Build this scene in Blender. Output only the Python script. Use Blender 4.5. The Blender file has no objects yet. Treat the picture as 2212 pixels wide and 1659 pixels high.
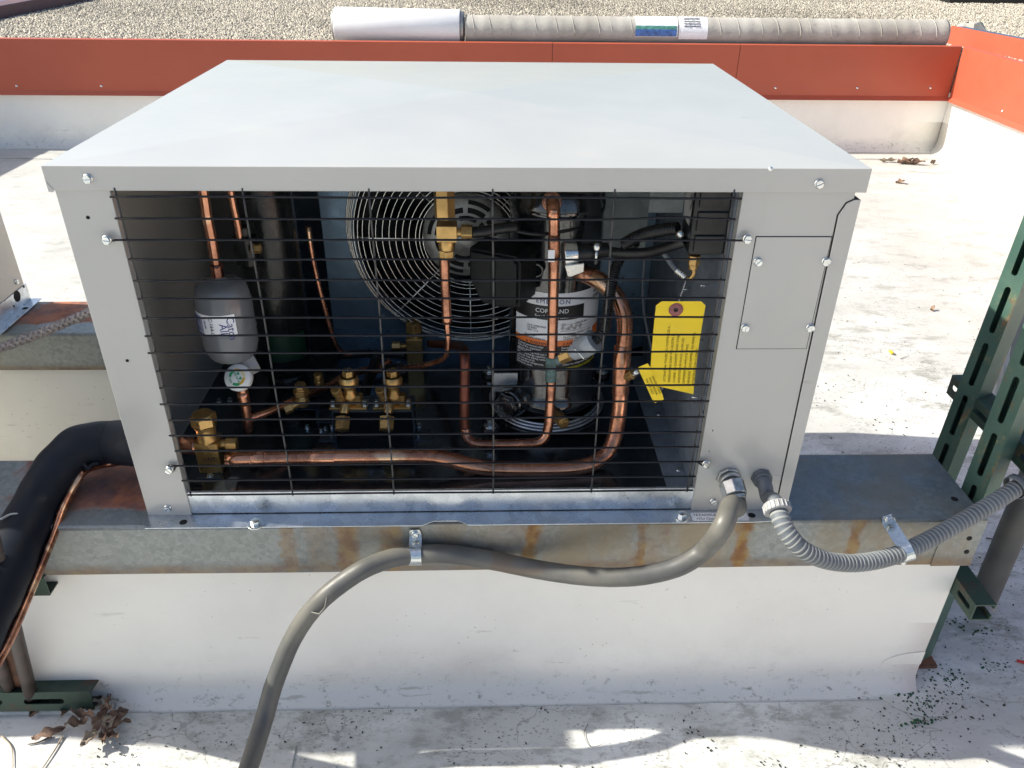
import bpy, math, random
import numpy as np
from mathutils import Vector, Matrix
random.seed(7)
rng = np.random.default_rng(7)
R_ = math.radians
scene = bpy.context.scene
C = scene.collection

# ------------------------------------------------------------------ camera
ROOF = 0.0
CAM = np.array([0.56487, -1.02182, 1.30184])
YAW, PITCH, ROLL, FOC = 0.03597, 0.53562, 0.01345, 1712.12
_f = np.array([math.sin(YAW)*math.cos(PITCH), math.cos(YAW)*math.cos(PITCH), -math.sin(PITCH)])
_r0 = np.array([math.cos(YAW), -math.sin(YAW), 0.0]); _u0 = np.cross(_r0, _f)
_r = math.cos(ROLL)*_r0 + math.sin(ROLL)*_u0; _u = -math.sin(ROLL)*_r0 + math.cos(ROLL)*_u0
cam_d = bpy.data.cameras.new('camera'); cam = bpy.data.objects.new('camera', cam_d); C.objects.link(cam)
cam_d.sensor_width = 36; cam_d.lens = FOC/2212*36; cam_d.clip_start = 0.02; cam_d.clip_end = 500
cam.matrix_world = Matrix(((_r[0], _u[0], -_f[0], CAM[0]), (_r[1], _u[1], -_f[1], CAM[1]), (_r[2], _u[2], -_f[2], CAM[2]), (0, 0, 0, 1)))
scene.camera = cam

# ------------------------------------------------------------------ light
SUN_EL, SUN_AZ = R_(38.3), R_(-83.7)      # azimuth from +Y towards +X: the sun stands to the left, a little behind the unit
world = bpy.data.worlds.new('World'); scene.world = world; world.use_nodes = True
wn = world.node_tree.nodes; wn.clear()
wo = wn.new('ShaderNodeOutputWorld'); wb = wn.new('ShaderNodeBackground'); ws = wn.new('ShaderNodeTexSky')
ws.sky_type = 'NISHITA'; ws.sun_disc = False; ws.sun_elevation = SUN_EL; ws.sun_rotation = SUN_AZ; ws.dust_density = 2.5; ws.ozone_density = .8
wb.inputs['Strength'].default_value = 0.105
world.node_tree.links.new(ws.outputs[0], wb.inputs[0]); world.node_tree.links.new(wb.outputs[0], wo.inputs[0])
sd = bpy.data.lights.new('sun', 'SUN'); sd.energy = 4.6; sd.angle = R_(0.6); sd.color = (1.0, 0.955, 0.85)
sun = bpy.data.objects.new('sun', sd); C.objects.link(sun)
sv = Vector((math.sin(SUN_AZ)*math.cos(SUN_EL), math.cos(SUN_AZ)*math.cos(SUN_EL), math.sin(SUN_EL)))
sun.rotation_euler = sv.to_track_quat('Z', 'Y').to_euler()
scene.view_settings.view_transform = 'Standard'; scene.view_settings.look = 'None'
scene.view_settings.exposure = 0.82; scene.view_settings.gamma = 1
scene.render.engine = 'CYCLES'
scene.cycles.max_bounces = 8; scene.cycles.diffuse_bounces = 5; scene.cycles.glossy_bounces = 4

# ------------------------------------------------------------------ measuring: a sight line cut by a real plane of the place
def _at(px, py, k, v):
    d = _f + (px-1106)/FOC*_r - (py-829.5)/FOC*_u
    t = (v-CAM[k])/d[k] if k < 3 else v
    return Vector(CAM + t*d)
def PX(px, py, X): return _at(px, py, 0, X)
def PY(px, py, Y): return _at(px, py, 1, Y)
def PZ(px, py, Z): return _at(px, py, 2, Z)
def PD(px, py, D): return _at(px, py, 3, D)

# ------------------------------------------------------------------ materials
class Mt:
    def __init__(s, name):
        s.m = bpy.data.materials.new(name); s.m.use_nodes = True
        s.t = s.m.node_tree; s.b = s.t.nodes['Principled BSDF']; s._g = None
    def n(s, typ, **kw):
        q = s.t.nodes.new(typ)
        for k, v in kw.items(): setattr(q, k, v)
        return q
    def pos(s):
        if s._g is None: s._g = s.n('ShaderNodeNewGeometry')
        return s._g.outputs['Position']
    def lk(s, a, b): s.t.links.new(a, b)
    def put(s, sock, v):
        if isinstance(v, (int, float)): sock.default_value = v
        elif isinstance(v, tuple): sock.default_value = (*v, 1) if len(v) == 3 and len(sock.default_value) == 4 else v
        else: s.lk(v, sock)
    def vec(s, scale=(1, 1, 1), rot=(0, 0, 0), loc=(0, 0, 0)):
        q = s.n('ShaderNodeMapping'); s.lk(s.pos(), q.inputs[0])
        q.inputs['Scale'].default_value = scale; q.inputs['Rotation'].default_value = rot; q.inputs['Location'].default_value = loc
        return q.outputs[0]
    def noise(s, scale=5, detail=4, rough=.55, vec=None, dist=0):
        q = s.n('ShaderNodeTexNoise'); s.lk(vec or s.pos(), q.inputs['Vector'])
        q.inputs['Scale'].default_value = scale; q.inputs['Detail'].default_value = detail
        q.inputs['Roughness'].default_value = rough; q.inputs['Distortion'].default_value = dist
        return q.outputs['Fac']
    def voro(s, scale=5, out='Distance', vec=None, feat='F1', rnd=1):
        q = s.n('ShaderNodeTexVoronoi', feature=feat); s.lk(vec or s.pos(), q.inputs['Vector'])
        q.inputs['Scale'].default_value = scale; q.inputs['Randomness'].default_value = rnd
        return q.outputs[out]
    def mr(s, v, a, b, c=0., d=1., smooth=True):
        q = s.n('ShaderNodeMapRange', clamp=True)
        if smooth: q.interpolation_type = 'SMOOTHSTEP'
        s.lk(v, q.inputs[0]); q.inputs[1].default_value = a; q.inputs[2].default_value = b
        q.inputs[3].default_value = c; q.inputs[4].default_value = d
        return q.outputs[0]
    def ma(s, op, a, b=0.5):
        q = s.n('ShaderNodeMath', operation=op); s.put(q.inputs[0], a); s.put(q.inputs[1], b); return q.outputs[0]
    def mix(s, f, a, b):
        q = s.n('ShaderNodeMix', data_type='RGBA'); s.put(q.inputs[0], f); s.put(q.inputs[6], a); s.put(q.inputs[7], b); return q.outputs[2]
    def sep(s):
        q = s.n('ShaderNodeSeparateXYZ'); s.lk(s.pos(), q.inputs[0]); return q.outputs
    def bump(s, h, strength=.3, dist=.002):
        q = s.n('ShaderNodeBump'); q.inputs['Strength'].default_value = strength; q.inputs['Distance'].default_value = dist
        s.lk(h, q.inputs['Height']); s.lk(q.outputs[0], s.b.inputs['Normal'])
    def set(s, col=None, rough=None, metal=None, spec=None, coat=None, trans=None):
        I = s.b.inputs
        if col is not None: s.put(I['Base Color'], col)
        if rough is not None: s.put(I['Roughness'], rough)
        if metal is not None: s.put(I['Metallic'], metal)
        if spec is not None: I['Specular IOR Level'].default_value = spec
        if coat is not None: I['Coat Weight'].default_value = coat; I['Coat Roughness'].default_value = .12
        if trans is not None: I['Transmission Weight'].default_value = trans
        return s

def plain(name, col, rough=.5, metal=0, var=.12, scale=30, bump=0, spec=None, coat=None):
    m = Mt(name); nz = m.noise(scale, 4)
    f = m.mr(nz, .3, .7)
    m.set(m.mix(f, tuple(c*(1-var) for c in col), tuple(min(1, c*(1+var)) for c in col)), m.mr(nz, .3, .7, rough*.85, min(1, rough*1.15)), metal, spec, coat)
    if bump: m.bump(m.noise(scale*3, 3), bump, .001)
    return m.m

def mk_paint(name, col, rough=.38, wear=True, spec=.5, coat=None):
    m = Mt(name)
    big = m.mr(m.noise(2.2, 3), .35, .65)
    c = m.mix(big, tuple(x*.96 for x in col), tuple(x*1.03 for x in col))
    if wear:
        dust = m.mr(m.noise(7, 6, .7), .48, .75, 0, .22 if spec > .4 else .0); c = m.mix(dust, c, (.55, .53, .46)); run = m.ma('MULTIPLY', m.mr(m.noise(26, 5, .7, m.vec((1, 1, .12))), .55, .72), m.mr(m.noise(3, 3), .45, .6)); c = m.mix(m.ma('MULTIPLY', run, .12 if spec > .4 else .0), c, (.28, .26, .22))
        sc = m.noise(9, 3, .5, m.vec((1.2, 9, 9), (0, .2, .5)))
        scm = m.ma('MULTIPLY', m.mr(sc, .70, .74), m.mr(m.noise(4, 2), .5, .6)); c = m.mix(m.ma('MULTIPLY', scm, .55), c, (.25, .24, .23))
        sp = m.mr(m.voro(40), .04, .07, 1, 0); sp = m.ma('MULTIPLY', sp, m.mr(m.noise(6, 2), .6, .66)); c = m.mix(m.ma('MULTIPLY', sp, .6), c, (.2, .19, .17))
    m.set(c, m.mr(m.noise(12, 5), .3, .7, rough*.85, rough*1.2), 0, spec, coat)
    (m.bump(m.noise(3.2, 2, .4), .35, .02) if spec < .4 else m.bump(m.ma('ADD', m.ma('MULTIPLY', m.noise(900, 2), .02), m.noise(4, 2, .3)), .10, .010))
    return m.m
M = {}
M['cabinet'] = mk_paint('cabinet_grey_paint', (.455, .45, .42), .36, True, .5, .8)
M['cream'] = mk_paint('cream_paint', (.52, .49, .44), .45)
M['red'] = mk_paint('red_metal_paint', (.42, .092, .050), .42, True, .35)

def mk_galv(name, col=(.50, .53, .56), rough=.38, metal=.85, spangle=90, stain=0):
    m = Mt(name)
    v = m.voro(spangle, 'Color', m.vec((1, 1, 1)))
    s = m.n('ShaderNodeSeparateColor'); m.lk(v, s.inputs[0])
    f = m.mr(s.outputs[0], 0, 1)
    cloud = m.mr(m.noise(6, 6, .65), .35, .7)
    c = m.mix(f, tuple(x*.86 for x in col), tuple(min(1, x*1.1) for x in col))
    c = m.mix(m.ma('MULTIPLY', cloud, .35), c, tuple(x*.75 for x in col))
    fine = m.mr(m.noise(420, 3, .6), .4, .7, 0, .22); c = m.mix(fine, c, tuple(min(1, x*1.5) for x in col))
    rg = m.mr(m.noise(25, 5), .3, .7, rough*.8, rough*1.35)
    m.set(c, rg, metal); m.bump(m.noise(160, 4), .08, .001)
    return m
M['galv'] = mk_galv('galvanised_steel').m
M['galv_clean'] = mk_galv('clean_galvanised_steel', (.62, .66, .70), .30, .9, 60).m
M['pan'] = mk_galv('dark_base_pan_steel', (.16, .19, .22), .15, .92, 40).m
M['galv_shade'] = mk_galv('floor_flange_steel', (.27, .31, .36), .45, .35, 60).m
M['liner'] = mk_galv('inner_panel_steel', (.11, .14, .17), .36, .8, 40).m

# beam: dull galvanised with rust runs at their own places along the beam
def mk_beam(name, streaks, rustplate):
    m = Mt(name); X, Y, Z = m.sep()[:3]
    v = m.voro(120, 'Color'); s = m.n('ShaderNodeSeparateColor'); m.lk(v, s.inputs[0])
    c = m.mix(m.mr(s.outputs[0], 0, 1), (.20, .22, .22), (.28, .30, .30))
    c = m.mix(m.mr(m.noise(5, 6, .7), .35, .7, 0, .6), c, (.25, .265, .245))
    fl = m.mr(m.noise(300, 4, .7, m.vec((1, 1, 2.2), (0, .5, 0))), .5, .7, 0, .4); c = m.mix(fl, c, (.46, .47, .43))
    ws_ = m.ma('MULTIPLY', m.mr(X, .15, .5), m.mr(m.noise(9, 5, .6, m.vec((1, 1, .35))), .38, .66, 0, .75)); c = m.mix(ws_, c, (.26, .20, .12))
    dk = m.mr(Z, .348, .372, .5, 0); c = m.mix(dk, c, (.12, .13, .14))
    wob = m.ma('MULTIPLY', m.ma('SUBTRACT', m.noise(30, 4, .6), .5), .045)
    xw = m.ma('ADD', X, wob)
    tot = None
    for x0, w_, k in streaks:
        d = m.ma('ABSOLUTE', m.ma('SUBTRACT', xw, x0)); g = m.mr(d, w_*.25, w_, k, 0)
        tot = g if tot is None else m.ma('MAXIMUM', tot, g)
    tot = m.ma('MULTIPLY', tot, m.mr(m.noise(18, 6, .75, m.vec((1, 1, .4))), .26, .55, .3, 1))
    edge = m.ma('MULTIPLY', m.mr(Z, .345, .366, 1, 0), m.mr(m.noise(7, 4, .6, m.vec((1, 1, 4))), .35, .6, .05, .55))
    tot = m.ma('MAXIMUM', tot, edge)
    tot = m.ma('MULTIPLY', tot, m.mr(Z, .438, .4415, 1, .12))
    c = m.mix(tot, c, m.mix(m.mr(m.noise(40, 4), .35, .65), (.22, .10, .03), (.33, .21, .07)))
    # rusted plate on the top face left of x0
    if rustplate:
        topf = m.mr(Z, .4395, .4415); nb = m.noise(9, 6, .65)
        xb = m.ma('ADD', X, m.ma('MULTIPLY', m.ma('SUBTRACT', nb, .5), .25)); yb = m.ma('ADD', Y, m.ma('MULTIPLY', m.ma('SUBTRACT', nb, .5), .06))
        x0, x1, y0 = rustplate
        k = m.ma('MULTIPLY', m.ma('MULTIPLY', m.mr(xb, x0, x0+.05), m.mr(xb, x1, x1-.03)), m.mr(yb, y0, y0+.012))
        k = m.ma('MULTIPLY', k, topf)
        c = m.mix(k, c, m.mix(m.mr(m.noise(22, 5, .7), .3, .7), (.15, .038, .018), (.45, .14, .04)))
        tot = m.ma('MAXIMUM', tot, k)
    tf = m.mr(Z, .4395, .4415); c = m.mix(m.ma('MULTIPLY', tf, m.mr(m.noise(7, 6, .7), .3, .7, .1, .5)), c, (.11, .15, .185))  # top face coloured dark blue to stand for the reflected sky
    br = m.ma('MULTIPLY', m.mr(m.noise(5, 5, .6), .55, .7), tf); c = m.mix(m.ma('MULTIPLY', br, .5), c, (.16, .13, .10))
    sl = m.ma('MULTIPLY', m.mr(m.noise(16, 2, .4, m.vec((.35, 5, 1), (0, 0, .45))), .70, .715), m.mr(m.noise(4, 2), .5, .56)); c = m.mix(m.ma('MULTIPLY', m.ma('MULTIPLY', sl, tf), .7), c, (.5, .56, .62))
    m.set(c, m.mr(tot, 0, 1, .42, .8), m.mr(tot, 0, 1, .45, .0)); m.bump(m.noise(220, 4), .12, .001)
    return m.m
_sx = lambda px, py=1180: PY(px, py, -.022).x
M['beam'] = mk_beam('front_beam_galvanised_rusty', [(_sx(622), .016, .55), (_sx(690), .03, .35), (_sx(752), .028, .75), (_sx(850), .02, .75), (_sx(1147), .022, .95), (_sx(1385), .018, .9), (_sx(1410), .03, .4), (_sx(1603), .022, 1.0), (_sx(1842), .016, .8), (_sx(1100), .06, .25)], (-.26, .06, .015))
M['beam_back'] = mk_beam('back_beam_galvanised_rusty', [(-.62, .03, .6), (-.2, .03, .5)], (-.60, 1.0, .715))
M['rust'] = plain('rusty_steel', (.16, .075, .045), .75, .1, .45, 40, .3)

def mk_copper(name, dark=.5):
    m = Mt(name)
    a = m.mr(m.noise(9, 5, .65), .3, .7); b = m.mr(m.noise(13, 6, .72), .46, .64)
    c = m.mix(a, (.74, .36, .22), (.46, .21, .13))
    c = m.mix(m.ma('MULTIPLY', b, dark), c, (.17, .075, .055))
    st = m.mr(m.noise(14, 2, .5), .62, .68, 0, .8); c = m.mix(st, c, (.78, .52, .33))
    m.set(c, m.mr(m.noise(18, 4), .3, .7, .10, .34), .92); m.bump(m.noise(60, 3), .06, .001)
    return m.m
M['copper'] = mk_copper('aged_copper', .8); M['copper_dark'] = mk_copper('heat_darkened_copper', .95)
M['copper_shade'] = plain('shade_darkened_copper', (.13, .045, .03), .4, .7, .4, 14)  # copper darkened in colour for the shade on the rear riser
def mk_brass():
    m = Mt('brass'); a = m.mr(m.noise(20, 4), .35, .65)
    m.set(m.mix(a, (.62, .40, .15), (.38, .24, .09)), m.mr(m.noise(45, 4), .3, .7, .24, .42), .8); return m.m
M['brass'] = mk_brass()
M['brace'] = mk_galv('brace_plate_steel', (.40, .44, .44), .5, .3, 60).m
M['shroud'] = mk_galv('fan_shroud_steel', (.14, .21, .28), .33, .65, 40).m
M['zinc'] = plain('zinc_plated_screw', (.72, .75, .74), .22, .95, .08, 120)
M['chrome'] = plain('bright_steel_wire', (.80, .80, .76), .2, .95, .05, 60)
M['dull_steel'] = plain('dull_cast_aluminium', (.42, .42, .40), .5, .7, .15, 60, .1)
M['grey_wire'] = plain('dusty_black_wire', (.05, .05, .05), .5, 0, .3, 60)
M['black_wire'] = plain('black_coated_wire', (.008, .009, .013), .38, 0, .2, 60, 0, .3)
def mk_gloss():
    m = Mt('glossy_black_enamel')
    m.set((.010, .012, .013), m.mr(m.noise(20, 3), .3, .7, .07, .14), 0, 1.0, .6)
    w1 = m.noise(30, 4, .7, m.vec((1, 1, .35))); m.bump(w1, .22, .004); return m.m
M['gloss'] = mk_gloss()
def mk_gloss2():
    m = Mt('dull_black_tank_enamel'); m.set((.010, .012, .013), m.mr(m.noise(20, 3), .3, .7, .16, .3), 0, .5); m.bump(m.noise(45, 4, .7, m.vec((1, 1, .5))), .25, .004); return m.m
M['tank'] = mk_gloss2()
M['box_black'] = plain('matt_black_plastic', (.006, .007, .008), .5, 0, .2, 60, 0, .25)
M['black'] = plain('black_plastic', (.007, .008, .009), .38, 0, .2, 60)
M['rubber'] = plain('black_foam_insulation', (.008, .011, .018), .55, 0, .2, 16, .1, .2)
M['drier'] = plain('grey_enamel_drier', (.16, .17, .18), .22, 0, .06, 20, 0, .6)
M['white'] = plain('white_print', (.87, .88, .90), .35, 0, .03)
M['white_cap'] = plain('white_plastic', (.80, .80, .78), .35, 0, .03)
M['ink'] = plain('black_ink', (.012, .012, .014), .5, 0, .1)
M['ink_brown'] = plain('brown_ink', (.10, .05, .01), .6, 0, .1)
M['ink_blue'] = plain('blue_ink', (.02, .03, .20), .5, 0, .1)
M['orange'] = plain('orange_print', (.80, .20, .04), .45, 0, .05)
M['yellow'] = plain('yellow_card', (.92, .66, .02), .6, 0, .04, 12)
M['yellow_print'] = plain('yellow_print', (.70, .65, .03), .5, 0, .05)
M['green_print'] = plain('green_print', (.02, .33, .12), .45, 0, .05)
M['gold_print'] = plain('golden_print', (.75, .45, .05), .45, 0, .05)
M['grommet'] = plain('red_fibre_washer', (.33, .12, .11), .7, 0, .2, 90)
M['green_label'] = plain('dark_green_label', (.004, .035, .018), .4)
M['pvc'] = plain('grey_pvc', (.12, .135, .15), .6, 0, .08, 20)
M['pvc_light'] = plain('light_grey_pvc', (.33, .33, .33), .45, 0, .08, 20)
M['rib'] = plain('pale_conduit_rib', (.25, .26, .25), .8, 0, .1, 20)
M['clear'] = plain('milky_clear_plastic', (.35, .38, .40), .15, 0, .1)
M['hole'] = plain('dark_hole', (.006, .006, .007), .9)
def mk_conduit():
    m = Mt('weathered_grey_conduit')
    c = m.mix(m.mr(m.noise(6, 5), .35, .65), (.075, .077, .076), (.145, .14, .12))  # lighter beige in the mix imitates sunlight on the hose
    sc = m.mr(m.noise(8, 5, .6, m.vec((1, 1, 1), (.3, .6, .2))), .62, .68, 0, .5); c = m.mix(sc, c, (.15, .095, .06))
    m.set(c, m.mr(m.noise(20, 4), .3, .7, .38, .55), .0, .5); m.bump(m.noise(50, 3), .05, .001); return m.m
M['conduit'] = mk_conduit()
def mk_strut():
    m = Mt('green_painted_strut_rusty')
    c = m.mix(m.mr(m.noise(5, 5), .35, .65), (.045, .10, .08), (.095, .17, .13))
    r = m.mr(m.noise(22, 8, .8, m.vec((1, 1, .45))), .54, .66, 0, .85)
    c = m.mix(r, c, m.mix(m.mr(m.noise(30, 4), .4, .6), (.22, .10, .04), (.28, .24, .12)))
    m.set(c, .45, 0.1); m.bump(m.noise(60, 5, .6), .12, .001); return m.m
M['strut'] = mk_strut()
def mk_strut_dark():
    m = Mt('dark_green_strut_rusty')
    c = m.mix(m.mr(m.noise(9, 5), .4, .6), (.015, .035, .025), (.035, .07, .05))
    c = m.mix(m.mr(m.noise(15, 6, .7), .52, .66, 0, .8), c, (.09, .045, .025))
    m.set(c, .5, .1); m.bump(m.noise(60, 5, .6), .2, .001); return m.m
M['strut_dark'] = mk_strut_dark()

# white single-ply roof membrane, dirty in patches
def mk_membrane(name, dirt):
    m = Mt(name); X, Y, Z = m.sep()[:3]
    c = m.mix(m.mr(m.noise(1.4, 5), .35, .7), ((.56, .56, .54) if dirt == 'roof' else (.88, .86, .80)), ((.50, .50, .465) if dirt == 'roof' else (.85, .83, .77)))
    grime = m.mr(m.noise(3.0, 8, .72), .42, .75, 0, .5)
    if dirt == 'roof':
        shade_white = m.mr(Y, .9, 1.5, 1, 0); c = m.mix(shade_white, c, (.73, .735, .71))  # near roof painted whiter to make up for the shade lying there
        # the strip along the curb and the sheltered ground right of the unit have collected most dirt
        near = m.mr(Y, -1.2, .4, 1, .9); far = m.mr(Y, .9, 2.6, 1, .55); right = m.mr(X, 1.1, 1.5, .75, 1)
        k = m.ma('MULTIPLY', m.ma('MULTIPLY', near, far), right)
        c = m.mix(m.ma('MULTIPLY', grime, k), c, (.33, .32, .285))
        film = m.ma('MULTIPLY', m.mr(m.noise(2.2, 6, .65, m.vec((1, 2, 1))), .38, .6, 0, .75), k); c = m.mix(film, c, (.40, .395, .37))
        blot = m.ma('MULTIPLY', m.mr(m.noise(7, 9, .75, m.vec((.8, 1.6, 1))), .50, .62), m.mr(m.noise(1.6, 3), .36, .52))
        c = m.mix(m.ma('MULTIPLY', m.ma('MULTIPLY', blot, k), .75), c, (.20, .20, .17))
        sp = m.mr(m.voro(110, vec=m.vec((.75, 1.3, 1), (0, 0, .4))), .14, .32, 1, 0)
        sp = m.ma('MULTIPLY', sp, m.mr(m.noise(5, 5, .7), .45, .58)); sp = m.ma('MULTIPLY', sp, k)
        c = m.mix(m.ma('MULTIPLY', sp, .85), c, (.10, .105, .085))
        sp2 = m.mr(m.voro(190), .12, .25, 1, 0); sp2 = m.ma('MULTIPLY', sp2, m.mr(m.noise(9, 5, .7), .5, .62))
        c = m.mix(m.ma('MULTIPLY', m.ma('MULTIPLY', sp2, k), .7), c, (.14, .14, .12))
        fine = m.ma('MULTIPLY', m.mr(m.noise(42, 9, .82, m.vec((.8, 1.25, 1), (0, 0, .3))), .53, .63), m.mr(m.noise(3.5, 5, .65), .38, .58))
        c = m.mix(m.ma('MULTIPLY', m.ma('MULTIPLY', fine, k), .8), c, (.20, .21, .175))
        wv = m.n('ShaderNodeVectorMath', operation='ADD'); ns = m.n('ShaderNodeTexNoise'); ns.inputs['Scale'].default_value = 14; m.lk(m.pos(), ns.inputs['Vector']); sc2 = m.n('ShaderNodeVectorMath', operation='SCALE'); m.lk(ns.outputs['Color'], sc2.inputs[0]); sc2.inputs['Scale'].default_value = .09; m.lk(m.pos(), wv.inputs[0]); m.lk(sc2.outputs[0], wv.inputs[1])
        ed = m.mr(m.voro(7, vec=wv.outputs[0], feat='DISTANCE_TO_EDGE'), .004, .012, 1, 0); ed = m.ma('MULTIPLY', ed, m.mr(m.noise(5, 3), .50, .60)); c = m.mix(m.ma('MULTIPLY', m.ma('MULTIPLY', ed, k), .65), c, (.16, .16, .14))
        sm = m.mr(m.noise(11, 6, .7, m.vec((.5, 2.6, 1), (0, 0, .12))), .58, .72, 0, .35); c = m.mix(sm, c, (.40, .36, .30))
    else:
        low = m.mr(Z, .03, .16, 1, 0)
        c = m.mix(m.ma('MULTIPLY', grime, m.ma('ADD', m.ma('MULTIPLY', low, .8), .25)), c, (.42, .40, .37))
        ft = m.mr(m.ma('ADD', Z, m.ma('MULTIPLY', m.ma('SUBTRACT', m.noise(12, 5), .5), .06)), .0, .085, 1, 0); c = m.mix(ft, c, (.66, .665, .64))
        ff = m.ma('MULTIPLY', m.mr(m.noise(42, 9, .82, m.vec((.8, 1.25, 1))), .54, .64), m.mr(Z, .0, .085, 1, 0)); c = m.mix(m.ma('MULTIPLY', ff, .85), c, (.19, .195, .16))
        sc = m.ma('MULTIPLY', m.mr(m.noise(26, 6, .7, m.vec((.28, 1, 2.2), (0, .18, 0))), .63, .67), m.ma('MULTIPLY', m.mr(m.noise(4, 3), .42, .58), m.mr(Z, .05, .30, 1, .25)))
        c = m.mix(m.ma('MULTIPLY', sc, .6), c, (.34, .33, .28))
        sp = m.ma('MULTIPLY', m.mr(m.voro(60), .06, .10, 1, 0), m.mr(m.noise(4, 3), .5, .6)); c = m.mix(m.ma('MULTIPLY', sp, .7), c, (.2, .19, .17))
    m.set(c, m.mr(m.noise(8, 4), .3, .7, .42, .62), 0, .35)
    h = m.ma('ADD', m.noise(5, 5, .55), m.ma('MULTIPLY', m.noise(120, 3), .04)); m.bump(h, .35, .012)
    return m.m
M['roof'] = mk_membrane('white_roof_membrane_dirty', 'roof'); M['curb'] = mk_membrane('white_curb_membrane', 'wall')
def mk_gravel():
    m = Mt('roof_gravel_stone')
    o = m.n('ShaderNodeAttribute'); o.attribute_name = 'tone'
    c = m.mix(o.outputs['Fac'], (.15, .135, .11), (.56, .51, .42)); m.set(c, .75, 0, .3); return m.m
M['stone'] = mk_gravel()
def mk_gravel_bed():
    m = Mt('roof_gravel_bed'); v = m.voro(62, 'Color'); s = m.n('ShaderNodeSeparateColor'); m.lk(v, s.inputs[0])
    c = m.mix(s.outputs[0], (.15, .14, .12), (.46, .42, .35)); e = m.mr(m.voro(62), .3, .75, 1, .35)
    m.set(m.mix(m.mr(m.noise(.8, 4), .35, .7, 0, .35), c, (.2, .2, .19)), .85, 0, .2); m.bump(m.voro(62), -1, .012); return m.m
M['gravel_bed'] = mk_gravel_bed()
def mk_card():
    m = Mt('cardboard_tube_paper')
    c = m.mix(m.mr(m.noise(3, 6, .7), .35, .7), (.36, .34, .30), (.48, .46, .42))
    c = m.mix(m.mr(m.noise(11, 7, .75), .56, .72, 0, .6), c, (.20, .17, .14)); m.set(c, .8, 0, .2); m.bump(m.noise(25, 5), .3, .004); return m.m
M['card'] = mk_card()
M['roll'] = plain('white_membrane_roll', (.78, .78, .79), .45, 0, .03, 5, .05)
M['leaf'] = plain('dry_brown_leaf', (.22, .14, .095), .75, 0, .55, 14, .3)
M['leaf_pale'] = plain('dry_pale_leaf', (.36, .29, .215), .75, 0, .4, 14, .3)
M['twig'] = plain('dry_twig', (.13, .10, .075), .85, 0, .3, 40)
M['rope'] = plain('grey_braided_rope', (.33, .29, .28), .85, 0, .25, 120, .3)
M['purple'] = plain('weathered_purple_coping', (.11, .055, .065), .6, 0, .15, 6)
M['bluegrey'] = plain('blue_grey_roofing', (.06, .10, .17), .5, 0, .3, 2)
M['debris'] = plain('dark_debris', (.03, .035, .025), .85, 0, .5, 30)
M['foil'] = plain('grey_plastic_wrap', (.42, .43, .42), .35, 0, .2, 15, .5)

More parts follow.
